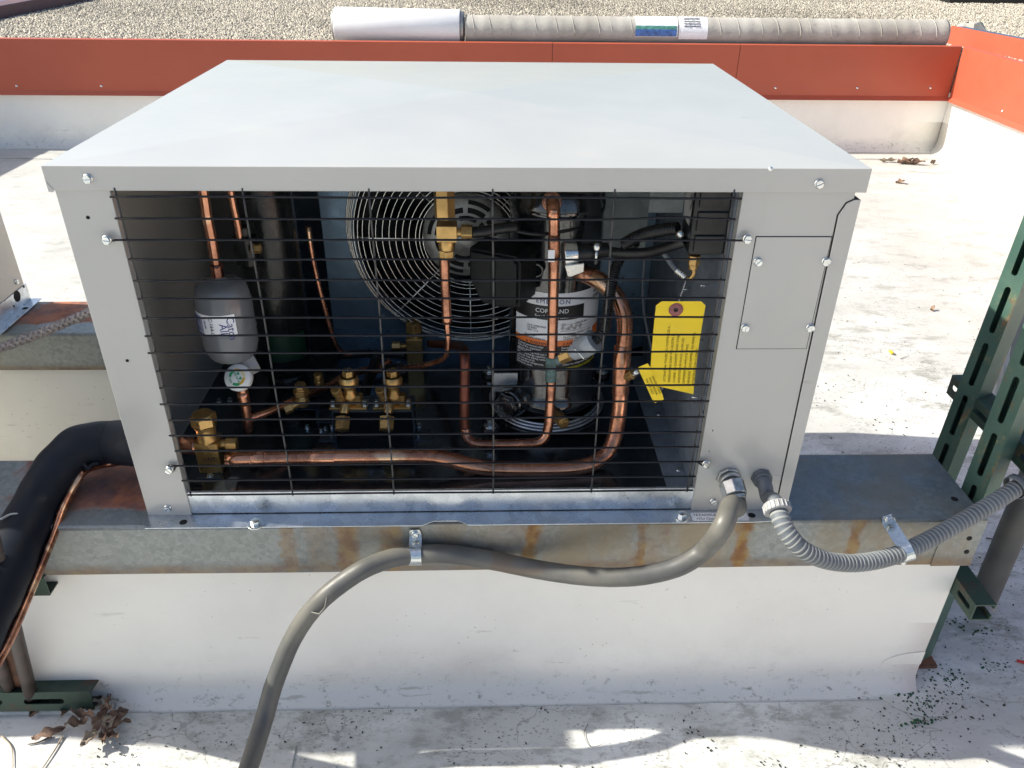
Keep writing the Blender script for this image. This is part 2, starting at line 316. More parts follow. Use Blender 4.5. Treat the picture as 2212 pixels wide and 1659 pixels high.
# ------------------------------------------------------------------ mesh builder
class MB:
    def __init__(s): s.v = []; s.f = []; s.sm = []
    def add(s, vs, fs, smooth=False):
        o = len(s.v); s.v += [Vector(v) for v in vs]; s.f += [tuple(i+o for i in f) for f in fs]; s.sm += [smooth]*len(fs); return s
    def box(s, x0, x1, y0, y1, z0, z1, mat=None):
        v = [Vector(p) for p in ((x0, y0, z0), (x1, y0, z0), (x1, y1, z0), (x0, y1, z0), (x0, y0, z1), (x1, y0, z1), (x1, y1, z1), (x0, y1, z1))]
        if mat: v = [mat @ p for p in v]
        return s.add(v, [(3, 2, 1, 0), (4, 5, 6, 7), (0, 1, 5, 4), (1, 2, 6, 5), (2, 3, 7, 6), (3, 0, 4, 7)])
    def cyl(s, p0, p1, r0, r1=None, seg=20, smooth=True, cap=True, phase=0):
        r1 = r0 if r1 is None else r1; p0 = Vector(p0); p1 = Vector(p1); a = (p1-p0).normalized()
        q = a.to_track_quat('Z', 'Y'); ux = q @ Vector((1, 0, 0)); uy = q @ Vector((0, 1, 0))
        ring = lambda p, r: [p+(ux*math.cos(t)+uy*math.sin(t))*r for t in [2*math.pi*i/seg+phase for i in range(seg)]]
        vs = ring(p0, r0)+ring(p1, r1); o = len(s.v)
        s.add(vs, [(i, (i+1) % seg, seg+(i+1) % seg, seg+i) for i in range(seg)], smooth)
        if cap: s.f += [tuple(o+i for i in reversed(range(seg))), tuple(o+seg+i for i in range(seg))]; s.sm += [False, False]
        return s
    def lathe(s, prof, org=(0, 0, 0), axis=(0, 0, 1), seg=32, smooth=True):
        org = Vector(org); q = Vector(axis).to_track_quat('Z', 'Y'); ax = q @ Vector((0, 0, 1)); ux = q @ Vector((1, 0, 0)); uy = q @ Vector((0, 1, 0))
        vs = []
        for r, h in prof: vs += [org+ax*h+(ux*math.cos(2*math.pi*i/seg)+uy*math.sin(2*math.pi*i/seg))*max(r, 1e-5) for i in range(seg)]
        fs = [(k*seg+i, k*seg+(i+1) % seg, (k+1)*seg+(i+1) % seg, (k+1)*seg+i) for k in range(len(prof)-1) for i in range(seg)]
        return s.add(vs, fs, smooth)
    def tube(s, pts, r, seg=14, cap=True):
        pts = [Vector(p) for p in pts]; n = len(pts); rs = r if isinstance(r, (list, tuple)) else [r]*n
        tan = [(pts[min(i+1, n-1)]-pts[max(i-1, 0)]).normalized() for i in range(n)]
        u = tan[0].orthogonal().normalized(); vs = []
        for i in range(n):
            u = (u-tan[i]*u.dot(tan[i])).normalized(); w = tan[i].cross(u)
            vs += [pts[i]+(u*math.cos(2*math.pi*k/seg)+w*math.sin(2*math.pi*k/seg))*rs[i] for k in range(seg)]
        o = len(s.v)
        s.add(vs, [(i*seg+k, i*seg+(k+1) % seg, (i+1)*seg+(k+1) % seg, (i+1)*seg+k) for i in range(n-1) for k in range(seg)], True)
        if cap: s.f += [tuple(o+i for i in reversed(range(seg))), tuple(o+(n-1)*seg+i for i in range(seg))]; s.sm += [False, False]
        return s
    def prism(s, poly, depth, mat=None):      # outline in x,z ; extruded along +y
        n = len(poly); vs = [Vector((a, 0, b)) for a, b in poly]+[Vector((a, depth, b)) for a, b in poly]
        if mat: vs = [mat @ v for v in vs]
        return s.add(vs, [tuple(range(n)), tuple(reversed(range(n, 2*n)))]+[(i, n+i, n+(i+1) % n, (i+1) % n) for i in range(n)])
    def build(s, name, mat, parent=None, bevel=0, origin=None, seg=2, **tags):
        me = bpy.data.meshes.new(name)
        vs = s.v
        if origin is None:
            lo = [min(v[i] for v in vs) for i in range(3)]; hi = [max(v[i] for v in vs) for i in range(3)]
            origin = Vector(((lo[0]+hi[0])/2, (lo[1]+hi[1])/2, lo[2]))
        origin = Vector(origin)
        me.from_pydata([tuple(v-origin) for v in vs], [], s.f)
        me.polygons.foreach_set('use_smooth', s.sm); me.validate(); me.update()
        if mat: me.materials.append(mat if not isinstance(mat, str) else M[mat])
        return link(name, me, origin, parent, bevel, seg, **tags)
WL = {}
def link(name, me, origin, parent=None, bevel=0, seg=2, **tags):
    o = bpy.data.objects.new(name, me); C.objects.link(o)
    po = WL[parent.name] if parent else Vector((0, 0, 0))
    o.location = Vector(origin)-po; WL[o.name] = Vector(origin)
    if parent: o.parent = parent
    if bevel and me:
        b = o.modifiers.new('bevel', 'BEVEL'); b.width = bevel; b.segments = seg; b.limit_method = 'ANGLE'; b.angle_limit = R_(35); b.harden_normals = False
    for k, v in tags.items(): o[k] = v
    return o
def thing(name, label, cat, loc=(0, 0, 0), group=None):
    t = link(name, None, loc); t['label'] = label; t['category'] = cat
    if group: t['group'] = group
    return t
def T(label, cat, group=None):
    d = dict(label=label, category=cat)
    if group: d['group'] = group
    return d
def smooth(pts, n=8):
    P = [Vector(p) for p in pts]; P = [P[0]*2-P[1]]+P+[P[-1]*2-P[-2]]; out = []
    for i in range(1, len(P)-2):
        for k in range(n):
            t = k/n; a, b, c, d = P[i-1:i+3]
            out.append(.5*((2*b)+(c-a)*t+(2*a-5*b+4*c-d)*t*t+(3*b-a-3*c+d)*t**3))
    return out+[P[-2]]
def place(me, name, parent, loc, rot=None):          # one shared mesh, a part of its own
    o = link(name, me, loc, parent)
    if rot: o.rotation_euler = rot
    return o
_font = None
def text(body, h, mtx, mat, parent, name='lettering', align='LEFT', bend=None, depth=.00012, space=1.0):
    cu = bpy.data.curves.new('t', 'FONT'); cu.body = body; cu.size = h; cu.align_x = align; cu.extrude = depth; cu.space_line = .95
    cu.space_character = space; cu.resolution_u = 2
    ob = bpy.data.objects.new('t', cu); C.objects.link(ob)
    me = bpy.data.meshes.new_from_object(ob.evaluated_get(bpy.context.evaluated_depsgraph_get()))
    bpy.data.objects.remove(ob); bpy.data.curves.remove(cu)
    mb = MB(); vs = [v.co.copy() for v in me.vertices]
    vs = [bend(v) if bend else mtx @ v for v in vs]
    mb.add(vs, [tuple(p.vertices) for p in me.polygons]); bpy.data.meshes.remove(me)
    return mb.build(name, mat, parent)
def mframe(org, xdir, ydir):
    x = Vector(xdir).normalized(); y = Vector(ydir); y = (y-x*y.dot(x)).normalized(); z = x.cross(y)
    m = Matrix((x, y, z)).transposed().to_4x4(); m.translation = Vector(org); return m
#@@MORE
# ================================================================== the setting
mb = MB(); mb.box(-14, 3.52, -9, 4.16, -.2, ROOF); mb.build('roof_membrane', 'roof', kind='structure')
# upper gravel roof beyond the parapet, running to the horizon
mb = MB(); mb.box(-60, 90, 4.165, 150, .35, .592); mb.box(3.53, 90, -12, 4.163, .35, .592); mb.build('gravel_roof', 'gravel_bed', kind='structure')
def far_ground():
    mb = MB(); mb.box(-200, 260, -120, 260, -4.6, -4.3); mb.build('ground', 'bluegrey', kind='structure')
far_ground()
# membrane patches and seams: thin welded sheets lying on the roof sheet
def disc(cx, cy, rx, ry, z, t=.0014, a0=0, a1=360, n=40):
    return [(cx+rx*math.cos(R_(a0+(a1-a0)*i/n)), cy+ry*math.sin(R_(a0+(a1-a0)*i/n))) for i in range(n + (0 if a1-a0 >= 360 else 1))]
def flat(name, poly, z, mat='roof', t=.0016):
    n = len(poly); mb = MB()
    mb.add([(x, y, z+t) for x, y in poly]+[(x, y, z) for x, y in poly], [tuple(range(n))]+[(i, n+i, n+(i+1) % n, (i+1) % n) for i in range(n)])
    return mb.build(name, mat, None, kind='structure')
p1 = PZ(1990, 1500, 0)
flat('membrane_patch', disc(p1.x, p1.y+.01, .085, .062, .0005), .0005)
p2 = PZ(2120, 1440, 0); flat('membrane_patch', disc(p2.x+.02, p2.y, .12, .085, .0005), .0009)
p3 = PZ(2030, 333, 0); flat('membrane_patch', disc(p3.x-.25, p3.y-.28, .2, .16, 0), .001)
def strip(name, p0, p1, w, z=.001, off=0):
    a = Vector(p0); b = Vector(p1); d = (b-a).normalized(); nrm = Vector((-d.y, d.x, 0))
    flat(name, [(q.x, q.y) for q in (a-nrm*w, b-nrm*w, b, a)], z)
strip('membrane_seam', PZ(1875, 352, 0), PZ(2240, 568, 0), .10)
strip('membrane_seam', PZ(-30, 331, 0), PZ(200, 337, 0), .10, .0012)
strip('membrane_seam', PZ(1830, 337, 0), PZ(1990, 337, 0), .08, .0016)
strip('membrane_seam', PZ(640, 1612, 0), PZ(330, 1625, 0), -.12, .0012)
a = PZ(1560, 1659, 0)

# far parapet: white flashing with a cove at its foot, red gravel stop above
def cove_wall(name, x0, x1, y, ztop, label, cat, r=.05, depth=.2, xs=2, mat='curb', face=-1, wave=0):
    prof = [(y+face*r*(1-math.sin(t)), r*(1-math.cos(t))) for t in [math.pi/2*i/6 for i in range(7)]]
    prof = [(y+face*r*(1-math.sin(t)), r-r*math.cos(t)) for t in [math.pi/2*i/6 for i in range(7)]]
    # from the roof (t=0 at y+face*r) up to the wall plane
    prof = [(y+face*(r-r*math.sin(t)), r-r*math.cos(t)) for t in [math.pi/2*i/6 for i in range(7)]]
    prof[0] = (prof[0][0], .0004)
    prof += [(y, ztop*.5), (y, ztop), (y-face*depth, ztop), (y-face*depth, .0022)]
    n = len(prof); mb = MB(); N = xs
    for i in range(N+1):
        x = x0+(x1-x0)*i/N
        for k, (yy, zz) in enumerate(prof):
            wv = wave*math.sin(i*1.9+k*.7)*math.sin(i*.37) if k < 8 else 0
            mb.v.append(Vector((x, yy+wv, zz)))
    for i in range(N):
        for k in range(n):
            mb.f.append((i*n+k, i*n+(k+1) % n, (i+1)*n+(k+1) % n, (i+1)*n+k)); mb.sm.append(k < 7)
    mb.f += [tuple(reversed(range(n))), tuple(range(N*n, N*n+n))]; mb.sm += [False, False]
    return mb
par = thing('parapet_wall', 'far parapet with white membrane upstand under a red metal fascia', 'parapet', (.5, 4.14, 0))
cove_wall('f', -14, 3.5, 4.143, .36, '', '', .07, .02, 60, wave=.004).build('membrane_flashing', 'curb', par)
def fascia(seg, par, along='x'):
    for a, b in seg:
        mb = MB()
        lo, hi, top = .322, .342, .632
        if along == 'x':
            prof = [(4.118, lo), (4.102, lo-.004), (4.126, hi), (4.126, top), (4.150, top+.004), (4.150, top-.012), (4.132, top-.014), (4.132, hi)]
            mb.prism([(0, 0)]*0 or [(y, z) for y, z in prof], b-a, Matrix(((0, 1, 0, a), (1, 0, 0, 0), (0, 0, 1, 0), (0, 0, 0, 1))))
        else:
            prof = [(3.478, lo), (3.462, lo-.004), (3.486, hi), (3.486, top), (3.510, top+.004), (3.510, top-.012), (3.492, top-.014), (3.492, hi)]
            mb.prism([(x, z) for x, z in prof], b-a, Matrix(((1, 0, 0, 0), (0, 1, 0, a), (0, 0, 1, 0), (0, 0, 0, 1))))
        yield mb
xs = [-13.9, -8.2, -5.2, PY(1192, 150, 4.13).x, PY(1592, 150, 4.13).x, 3.484]
for i in range(len(xs)-1):
    for m_ in fascia([(xs[i]+.0015, xs[i+1]-.0015)], par): m_.build('fascia_panel', 'red', par)
mb = MB()   # the dark inside corner piece
mb.add([(3.455, 4.100, .318), (3.476, 4.098, .318), (3.484, 4.124, .632), (3.470, 4.124, .632)], [(0, 1, 2, 3), (3, 2, 1, 0)])
def rivet_mesh(r=.008):
    b = MB(); b.lathe([(r, 0), (r, .002), (r*.6, .005), (0, .006)], (0, 0, 0), (0, -1, 0), 12); me = bpy.data.meshes.new('rivet')
    me.from_pydata([tuple(v) for v in b.v], [], b.f); me.polygons.foreach_set('use_smooth', b.sm); me.materials.append(M['zinc']); return me
rv = rivet_mesh()
for px in (36, 219, 2010-332-3, 1852, 2010): place(rv, 'rivet', par, PY(px, 186+(px > 1000)*4, 4.126))
for x in np.arange(-12, -2.6, .75): place(rv, 'rivet', par, Vector((x, 4.126, .37)))
pr = thing('parapet_wall', 'sunlit right-hand parapet with orange-red fascia turning towards the camera', 'parapet', (3.5, 0, 0))
b = cove_wall('f', 0, 1, 0, .36, '', '', .07, .02, 60)
b2 = MB(); prof = cove_wall('f', -9, 4.142, 3.5, .36, '', '', .07, .02, 60, wave=.004)
b2.v = [Vector((v.y, v.x, v.z)) for v in prof.v]; b2.f = [tuple(reversed(f)) for f in prof.f]; b2.sm = prof.sm; b2.build('membrane_flashing', 'curb', pr)
ys = [-9, -2, .8, 4.118]
for i in range(3):
    for m_ in fascia([(ys[i]+.0015, ys[i+1]-.0015)], pr, 'y'): m_.build('fascia_panel', 'red', pr)
for px, py in ((2043-1, 197), (2165, 240)):
    p = PX(px, py, 3.486); o = place(rv, 'rivet', pr, p, (0, 0, R_(-90)))
for y in (2.4, 1.6, .9, .2, -.5): place(rv, 'rivet', pr, Vector((3.486, y, .37)), (0, 0, R_(-90)))
# second red kerb across the gravel beyond the corner
kb = thing('roof_kerb', 'low red metal kerb crossing the gravel behind the parapet corner', 'kerb', (5.5, 4.9, .59))
a = PZ(2044, 97, .592); b = PZ(2212, 124+11, .592); d = (b-a).normalized()
mb = MB(); L = 6; nn = Vector((-d.y, d.x, 0)); e = a+d*L
h = .115
vs = [a, e, e+nn*.012, a+nn*.012]; mb.add([(v.x, v.y, .593) for v in vs]+[(v.x, v.y, .593+h) for v in vs], [(3, 2, 1, 0), (4, 5, 6, 7), (0, 1, 5, 4), (1, 2, 6, 5), (2, 3, 7, 6), (3, 0, 4, 7)])
mb.build('kerb_face', 'red', kb)
mb = MB(); vs = [a+nn*.014, e+nn*.014, e+nn*.09, a+nn*.09]
mb.add([(v.x, v.y, .593) for v in vs]+[(v.x, v.y, .592+h-.004) for v in vs], [(3, 2, 1, 0), (4, 5, 6, 7), (0, 1, 5, 4), (1, 2, 6, 5), (2, 3, 7, 6), (3, 0, 4, 7)])
mb.build('kerb_back', 'bluegrey', kb)  # blue-grey colour stands for the shade on the kerb's top
# distant purple-brown coping with a bluish roof behind, top left
a = PZ(-420, 131, .593); b = PZ(330, -27, .593); d = (b-a).normalized(); nn = Vector((-d.y, d.x, 0)); b = b+d*6
cp = thing('roof_coping', 'weathered purple-brown coping strip crossing behind the gravel at top left', 'coping', (-2.9, 6, .59))
L = (b-a).length
x = 0; i = 0
while x < L:
    x2 = min(L, x+1.55); p0 = a+d*(x+.004); p1_ = a+d*(x2-.004); mb = MB()
    vs = [p0, p1_, p1_+nn*.20, p0+nn*.20]; zt = .68
    mb.add([(v.x, v.y, .593) for v in vs]+[(v.x, v.y, zt) for v in vs], [(3, 2, 1, 0), (4, 5, 6, 7), (0, 1, 5, 4), (1, 2, 6, 5), (2, 3, 7, 6), (3, 0, 4, 7)])
    mb.build('coping_piece', 'purple', cp, .006); x = x2; i += 1
mb = MB(); vs = [a+nn*.21, b+nn*.21, b+nn*60, a+nn*60]; mb.add([(v.x, v.y, .594) for v in vs]+[(v.x, v.y, .63) for v in vs], [(3, 2, 1, 0), (4, 5, 6, 7), (0, 1, 5, 4), (1, 2, 6, 5), (2, 3, 7, 6), (3, 0, 4, 7)])
mb.build('far_roof', 'bluegrey', kind='structure')
# dark low strip at the far right
sg = PZ(2050, 8, .593); mb = MB(); mb.box(sg.x, sg.x+5, sg.y, sg.y+.5, .593, .64); 
mb.build('rubber_walkway_mat', 'black', **T('dark flat rubber mat lying far out on the gravel at top right', 'mat'))

# gravel stones: real little stones over the visible stretch
def stones():
    n = 190000
    y = 4.19+ (rng.random(n)**1.25)*4.6; x = -6+rng.random(n)*14
    keep = (x > -(y*1.0)+.2-.6) & (x < y*.95+.9)
    # none where the coping/blue roof is
    rel = (x-a.x)*nn.x+(y-a.y)*nn.y; keep &= rel < -.02
    x, y = x[keep], y[keep]
    x2 = 3.55+rng.random(16000)*2.2; y2 = 3.1+rng.random(16000)*1.05; x = np.r_[x, x2]; y = np.r_[y, y2]; n = len(x)
    r = .0045+.0062*rng.random(n); base = np.array([(1, 0, 0), (-.5, .87, 0), (-.5, -.87, 0), (.35, .2, .9), (-.3, .3, .8), (0, -.45, .85)], float)
    F = np.array([(0, 1, 3), (1, 4, 3), (1, 2, 4), (2, 5, 4), (2, 0, 5), (0, 3, 5), (3, 4, 5)])
    an = rng.random(n)*6.283; c, s = np.cos(an), np.sin(an)
    V = base[None]*(1+.45*(rng.random((n, 6, 3))-.5)); V[..., 0] *= 1.35; V *= r[:, None, None]
    t1 = (rng.random(n)-.5)*1.1
    X = V[..., 0]*c[:, None]-V[..., 1]*s[:, None]; Y = V[..., 0]*s[:, None]+V[..., 1]*c[:, None]; Z = V[..., 2]+X*t1[:, None]
    P = np.stack([X+x[:, None], Y+y[:, None], Z+.594+.004*rng.random(n)[:, None]], -1).reshape(-1, 3)
    Fa = (F[None]+6*np.arange(n)[:, None, None]).reshape(-1, 3)
    me = bpy.data.meshes.new('gravel'); me.vertices.add(len(P)); me.vertices.foreach_set('co', P.ravel())
    me.loops.add(Fa.size); me.loops.foreach_set('vertex_index', Fa.ravel()); me.polygons.add(len(Fa))
    me.polygons.foreach_set('loop_start', np.arange(0, Fa.size, 3)); me.polygons.foreach_set('loop_total', np.full(len(Fa), 3))
    at = me.attributes.new('tone', 'FLOAT', 'POINT'); tone = np.clip(.55+.24*rng.standard_normal(n)-.16*(np.sin(x*1.7+y*.9)*np.sin(y*2.1-x*.6) > .35)-.1*np.sin(x*.8), 0, 1); at.data.foreach_set('value', np.repeat(tone, 6))
    me.update(); me.validate(); me.materials.append(M['stone'])
    link('gravel', me, (0, 0, 0), kind='stuff')
stones()

# rolls lying on the gravel against the parapet
rl = thing('membrane_roll', 'fat white roll of roofing membrane at the left end of the cardboard tube', 'roll', (.05, 4.3, .6))
p0 = PY(727, 56, 4.30); p1 = PY(995, 63, 4.27); p0.z = .59+.108; p1.z = .59+.105; ax = (p1-p0).normalized()
mb = MB(); mb.cyl(p0, p1, .106, .104, 40); mb.build('outer_wrap', 'roll', rl, .004)
mb = MB(); mb.cyl(p0-ax*.012, p0-ax*.0005, .098, None, 32); mb.build('inner_core', 'dull_steel', rl)
mb = MB(); mb.cyl(p1+ax*.0005, p1+ax*.022, .093, None, 32); mb.build('inner_core', 'dull_steel', rl)
tb = thing('cardboard_tube', 'long dirty beige tube wrapped in torn spiral tape behind the parapet', 'tube', (1.9, 4.26, .6))
q0 = Vector((p1.x+.03, 4.262, .592+.092)); q1 = PY(2036, 76, 4.262); q1.z = .592+.090; ax = (q1-q0).normalized()
mb = MB(); n = 220; pts = [q0.lerp(q1, i/n) for i in range(n+1)]
mb.tube(pts, [.086+.0012*math.sin(i*.9)*math.sin(i*.21) for i in range(n+1)], 36, True)
mb.build('paper_tube', 'card', tb)
for k in range(24):
    t0 = .015+k*.041+random.uniform(-.016, .016); tw = random.uniform(.55, .75); w_ = random.uniform(.0022, .0045)
    pts = []
    for j in range(15):
        th = -.9+j*.19; c = q0.lerp(q1, min(.998, max(.002, t0+.018*(j/14)*tw)))
        pts.append(c+Vector((0, -math.sin(th)*.0868, math.cos(th)*.0868)))
    mb = MB(); mb.tube(pts, w_*.5, 6); mb.build('tape_edge', 'card', tb)
def on_tube(px0, px1, th0, th1, name, mat, r=.0876, n=10, z=0):
    xa, xb = PY(px0, 60, 4.2).x, PY(px1, 60, 4.2).x; f0 = (xa-q0.x)/(q1.x-q0.x); f1 = (xb-q0.x)/(q1.x-q0.x); mb = MB(); vs = []
    for i in range(n+1):
        for j in range(9):
            c = q0.lerp(q1, f0+(f1-f0)*i/n); th = th0+(th1-th0)*j/8; rr = r+.0012*math.sin(i*2.3+j*1.7)
            vs.append(c+Vector((0, -math.sin(th)*rr, math.cos(th)*rr)))
    mb.add(vs, [(i*9+j, (i+1)*9+j, (i+1)*9+j+1, i*9+j+1) for i in range(n) for j in range(8)], True); return mb.build(name, mat, tb)
on_tube(1372, 1463, -.3, 1.75, 'printed_label', 'white', .0885)
on_tube(1372, 1461, 1.05, 1.28, 'label_band', plain('faded_green_print', (.10, .30, .24), .5, 0, .3, 40), .0900); on_tube(1372, 1461, 1.28, 1.72, 'label_band', M['blue_print'] if 'blue_print' in M else plain('faded_blue_print', (.07, .16, .42), .5, 0, .35, 40), .0902)
on_tube(1466, 1528, -.2, 1.9, 'printed_label', 'white', .0885)
for i in range(5): on_tube(1476, 1512, .35+i*.17, .40+i*.17, 'label_print', 'ink', .0902)
rk = MB(); pk = PZ(1975, 60, .6)
rk.lathe([(.0, .13), (.07, .12), (.12, .07), (.15, .0)], (pk.x, 4.62, .592), (0, .1, 1), 9, False)
rk.v = [v+Vector((random.uniform(-.02, .02), random.uniform(-.02, .02), random.uniform(-.01, .01) if v.z > .61 else 0)) for v in rk.v]
rk.build('felt_flap', 'card', None, .0, **T('grey folded felt flap standing on the gravel behind the tube end', 'scrap'))

# ------------------------------------------------------------------ curbs and beams under the units
cv = cove_wall('c', -3.2, 1.402, 0.0, .343, '', '', .036, .16, 80, wave=.0012)
cv.build('roof_curb', 'curb', None, 0, **T('long low white membrane-clad curb carrying the front steel beam', 'curb'))
cv = cove_wall('c', -3.2, 1.26, 0.69, .343, '', '', .045, .15, 40)
cv.build('roof_curb', 'curb', None, 0, **T('white membrane-clad curb under the rear beam, seen left between the two units', 'curb'))
c0 = PY(1890, 1478, -.0015); c1 = PY(1987, 1409, -.0015)
mb = MB(); n = 14; arc = [(1.4015, c1.z)]+[(1.4015-(1.4015-c0.x)*math.sin(math.pi/2*i/n), .06+(c1.z-.06)*math.cos(math.pi/2*i/n)) for i in range(n+1)]+[(1.4015, .06)]
mb.prism(arc[1:], .0012, Matrix.Translation((0, -.0016, 0))); mb.build('curb_corner_patch', 'curb', None, 0, kind='structure')

def beam(x0, x1, y0, y1, z0, z1, name, mat, label):
    t = .004; mb = MB(); r = .006
    pr_ = [(y0, z0), (y0, z1-r), (y0+r*.3, z1-r*.3), (y0+r, z1), (y1-r, z1), (y1-r*.3, z1-r*.3), (y1, z1-r), (y1, z0), (y1-t, z0), (y1-t, z1-t), (y0+t, z1-t), (y0+t, z0)]
    n = len(pr_); N = 60; vs = []
    for i in range(N+1):
        x = x0+(x1-x0)*i/N
        for k, (yy, zz) in enumerate(pr_):
            vs.append((x, yy+(.0006*math.sin(i*.8+k) if k in (0, 1) else 0), zz))
    mb.add(vs, [(i*n+k, (i+1)*n+k, (i+1)*n+(k+1) % n, i*n+(k+1) % n) for i in range(N) for k in range(n)])
    mb.f += [tuple(range(n)), tuple(reversed(range(N*n, N*n+n)))]; mb.sm += [False]*2
    tt = thing(name, label, 'beam', ((x0+x1)/2, (y0+y1)/2, z0))
    mb.build('channel', mat, tt); return tt
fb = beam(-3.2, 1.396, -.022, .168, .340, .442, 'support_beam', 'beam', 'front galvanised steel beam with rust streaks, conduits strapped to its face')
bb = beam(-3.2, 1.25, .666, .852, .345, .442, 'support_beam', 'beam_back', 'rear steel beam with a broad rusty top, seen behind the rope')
mb = MB(); mb.box(1.330, 1.400, -.0242, -.0225, .338, .440); mb.box(-.9, .35, 0, 0, 0, 0) if 0 else None
mb.build('end_plate', 'beam', fb, .0008)
for px, py in ((2094, 1163), (2088, 1192)): 
    m2 = MB(); p = PY(px, py, -.0245); m2.cyl(p, p+Vector((0, -.0006, 0)), .0045, None, 12); m2.build('hole', 'hole', fb)
p = PZ(2062, 1078, .4422); m2 = MB(); m2.cyl(p, p+Vector((0, 0, .0006)), .006, None, 12); m2.build('hole', 'hole', fb)
# ================================================================== the condensing unit
ZT, ZB, ZF = 1.02, .445, .478      # lid top, bottom of the cladding, floor of the pan
cu = thing('condensing_unit', 'open-fronted grey rooftop condensing unit showing compressor and copper pipes behind a black wire guard', 'condensing unit', (.535, .42, .442))
W, D = 1.07, .843
# lid: cross-broken sheet with a hemmed flange, hollow underneath
mb = MB(); H = .032; e = .0016
cx, cy = W/2, D/2
o_ = [(0, 0), (W, 0), (W, D), (0, D)]; i_ = [(e, e), (W-e, e), (W-e, D-e), (e, D-e)]
vs = [(x, y, ZT) for x, y in o_]+[(cx, cy, ZT+.015)]+[(x, y, ZT-H) for x, y in o_]+[(x, y, ZT-H) for x, y in i_]+[(x, y, ZT-e) for x, y in i_]+[(cx, cy, ZT+.015-e)]
mb.add(vs, [(0, 1, 4), (1, 2, 4), (2, 3, 4), (3, 0, 4), (0, 5, 6, 1), (1, 6, 7, 2), (2, 7, 8, 3), (3, 8, 5, 0), (5, 9, 10, 6), (6, 10, 11, 7), (7, 11, 12, 8), (8, 12, 9, 5),
            (9, 13, 14, 10), (10, 14, 15, 11), (11, 15, 16, 12), (12, 16, 13, 9), (13, 17, 14), (14, 17, 15), (15, 17, 16), (16, 17, 13)])
lid = mb.build('lid', 'cabinet', cu, .0022, None, 3)
mb = MB(); mb.prism([(-.0008, 1.0), (.0055, .9895), (.0055, .9865), (-.0008, .9865)], .0006, Matrix.Translation((.002, -.0008, 0)))
mb.build('corner_tab', 'cabinet', cu)
mb = MB(); mb.lathe([(.0032, 0), (.0022, .0012), (.0008, .0022), (0, .0023)], PY(1665, 365, -.0005), (0, -1, .3), 8); mb.build('paint_chip', 'zinc', lid)

def sheet(poly, y0, t=.0012): 
    b = MB(); b.prism(poly, t, Matrix.Translation((0, y0, 0))); return b
# left face strip with returns
mb = sheet([(.0075, ZB), (.0075, .9895), (.0775, .9895), (.0775, ZB)], .0030); mb.box(.0763, .0775, .0043, .016, ZB, .985)
mb.build('front_post', 'cabinet', cu, .0006)
for px, py in ((190, 470), (275, 779)):
    p = PY(px, py, .0027); b = MB(); b.cyl(p, p+Vector((0, -.0004, 0)), .0024, None, 12); b.build('hole', 'hole', cu)
# left side sheet with the pipe opening low at the front
SX0, SX1 = .0075, .0088
hy0, hy1, hz0, hz1 = .022, .105, .494, .590
yz = lambda poly, x, t: (lambda b: (b.add([(x, a_, b_) for a_, b_ in poly]+[(x+t, a_, b_) for a_, b_ in poly], [tuple(reversed(range(len(poly)))), tuple(range(len(poly), 2*len(poly)))]+[(i, (i+1) % len(poly), len(poly)+(i+1) % len(poly), len(poly)+i) for i in range(len(poly))])))(MB())
b = yz([(.0045, ZB), (hy0, ZB), (hy0, .988), (.0045, .988)], SX0, .0012)
for pl in ([(hy0, hz1+.012), (hy0+.004, hz1), (hy1-.02, hz1-.004), (hy1, hz1-.02), (hy1, .988), (hy0, .988)], [(hy0, ZB), (hy1, ZB), (hy1, hz0), (hy0, hz0)], [(hy1, ZB), (.838, ZB), (.838, .988), (hy1, .988)]):
    q = yz(pl, SX0, .0012); b.add(q.v, q.f)
b.build('side_panel', 'cabinet', cu)
# right side: electrical compartment, front cover, wrap-round edge sheet
XR = 1.0656
seam = [(1.0475, ZB), (1.0395, .957), (1.0475, .9755), (1.058, .980)]
mb = sheet([(.9055, ZB), (.9055, .989), (1.0565, .989), (1.0565, .979), (1.0465, .974), (1.0385, .957), (1.0465, ZB)], .0030); mb.box(.9055, .9067, .0043, .02, ZB, .985)
mb.build('control_panel', 'cabinet', cu, .0006)
mb = sheet([(1.0477, ZB), (1.0397, .957), (1.0474, .9733), (1.0570, .978), (XR, .978), (XR, ZB)], .0010, .0012); mb.box(XR-.0012, XR, .0024, .838, ZB, .978); mb.build('side_panel', 'cabinet', cu, .0006)
a0, a1, a2, a3 = PY(1635, 510, .001), PY(1806, 511, .001), PY(1737, 757, .001), PY(1590, 753, .001)
mb = sheet([(.9324, .7514), (.9324, .9266), (1.0383, .9266), (1.0383, .7514)], .00285, .0004); mb.build('cover_gap', 'hole', cu)  # black sheet added to draw the dark gap round the cover
mb = sheet([(.9335, .7525), (.9335, .9255), (1.0372, .9255), (1.0372, .7525)], .0016); mb.build('access_cover', 'cabinet', cu, .0006)
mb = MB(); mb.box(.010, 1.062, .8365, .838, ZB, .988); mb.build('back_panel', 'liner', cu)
mb = MB(); mb.box(.03, 1.052, .845, .945, .455, .975); mb.build('rear_shadow_box', 'cabinet', cu, .004)  # unseen box added behind the unit to extend its shadow on the roof
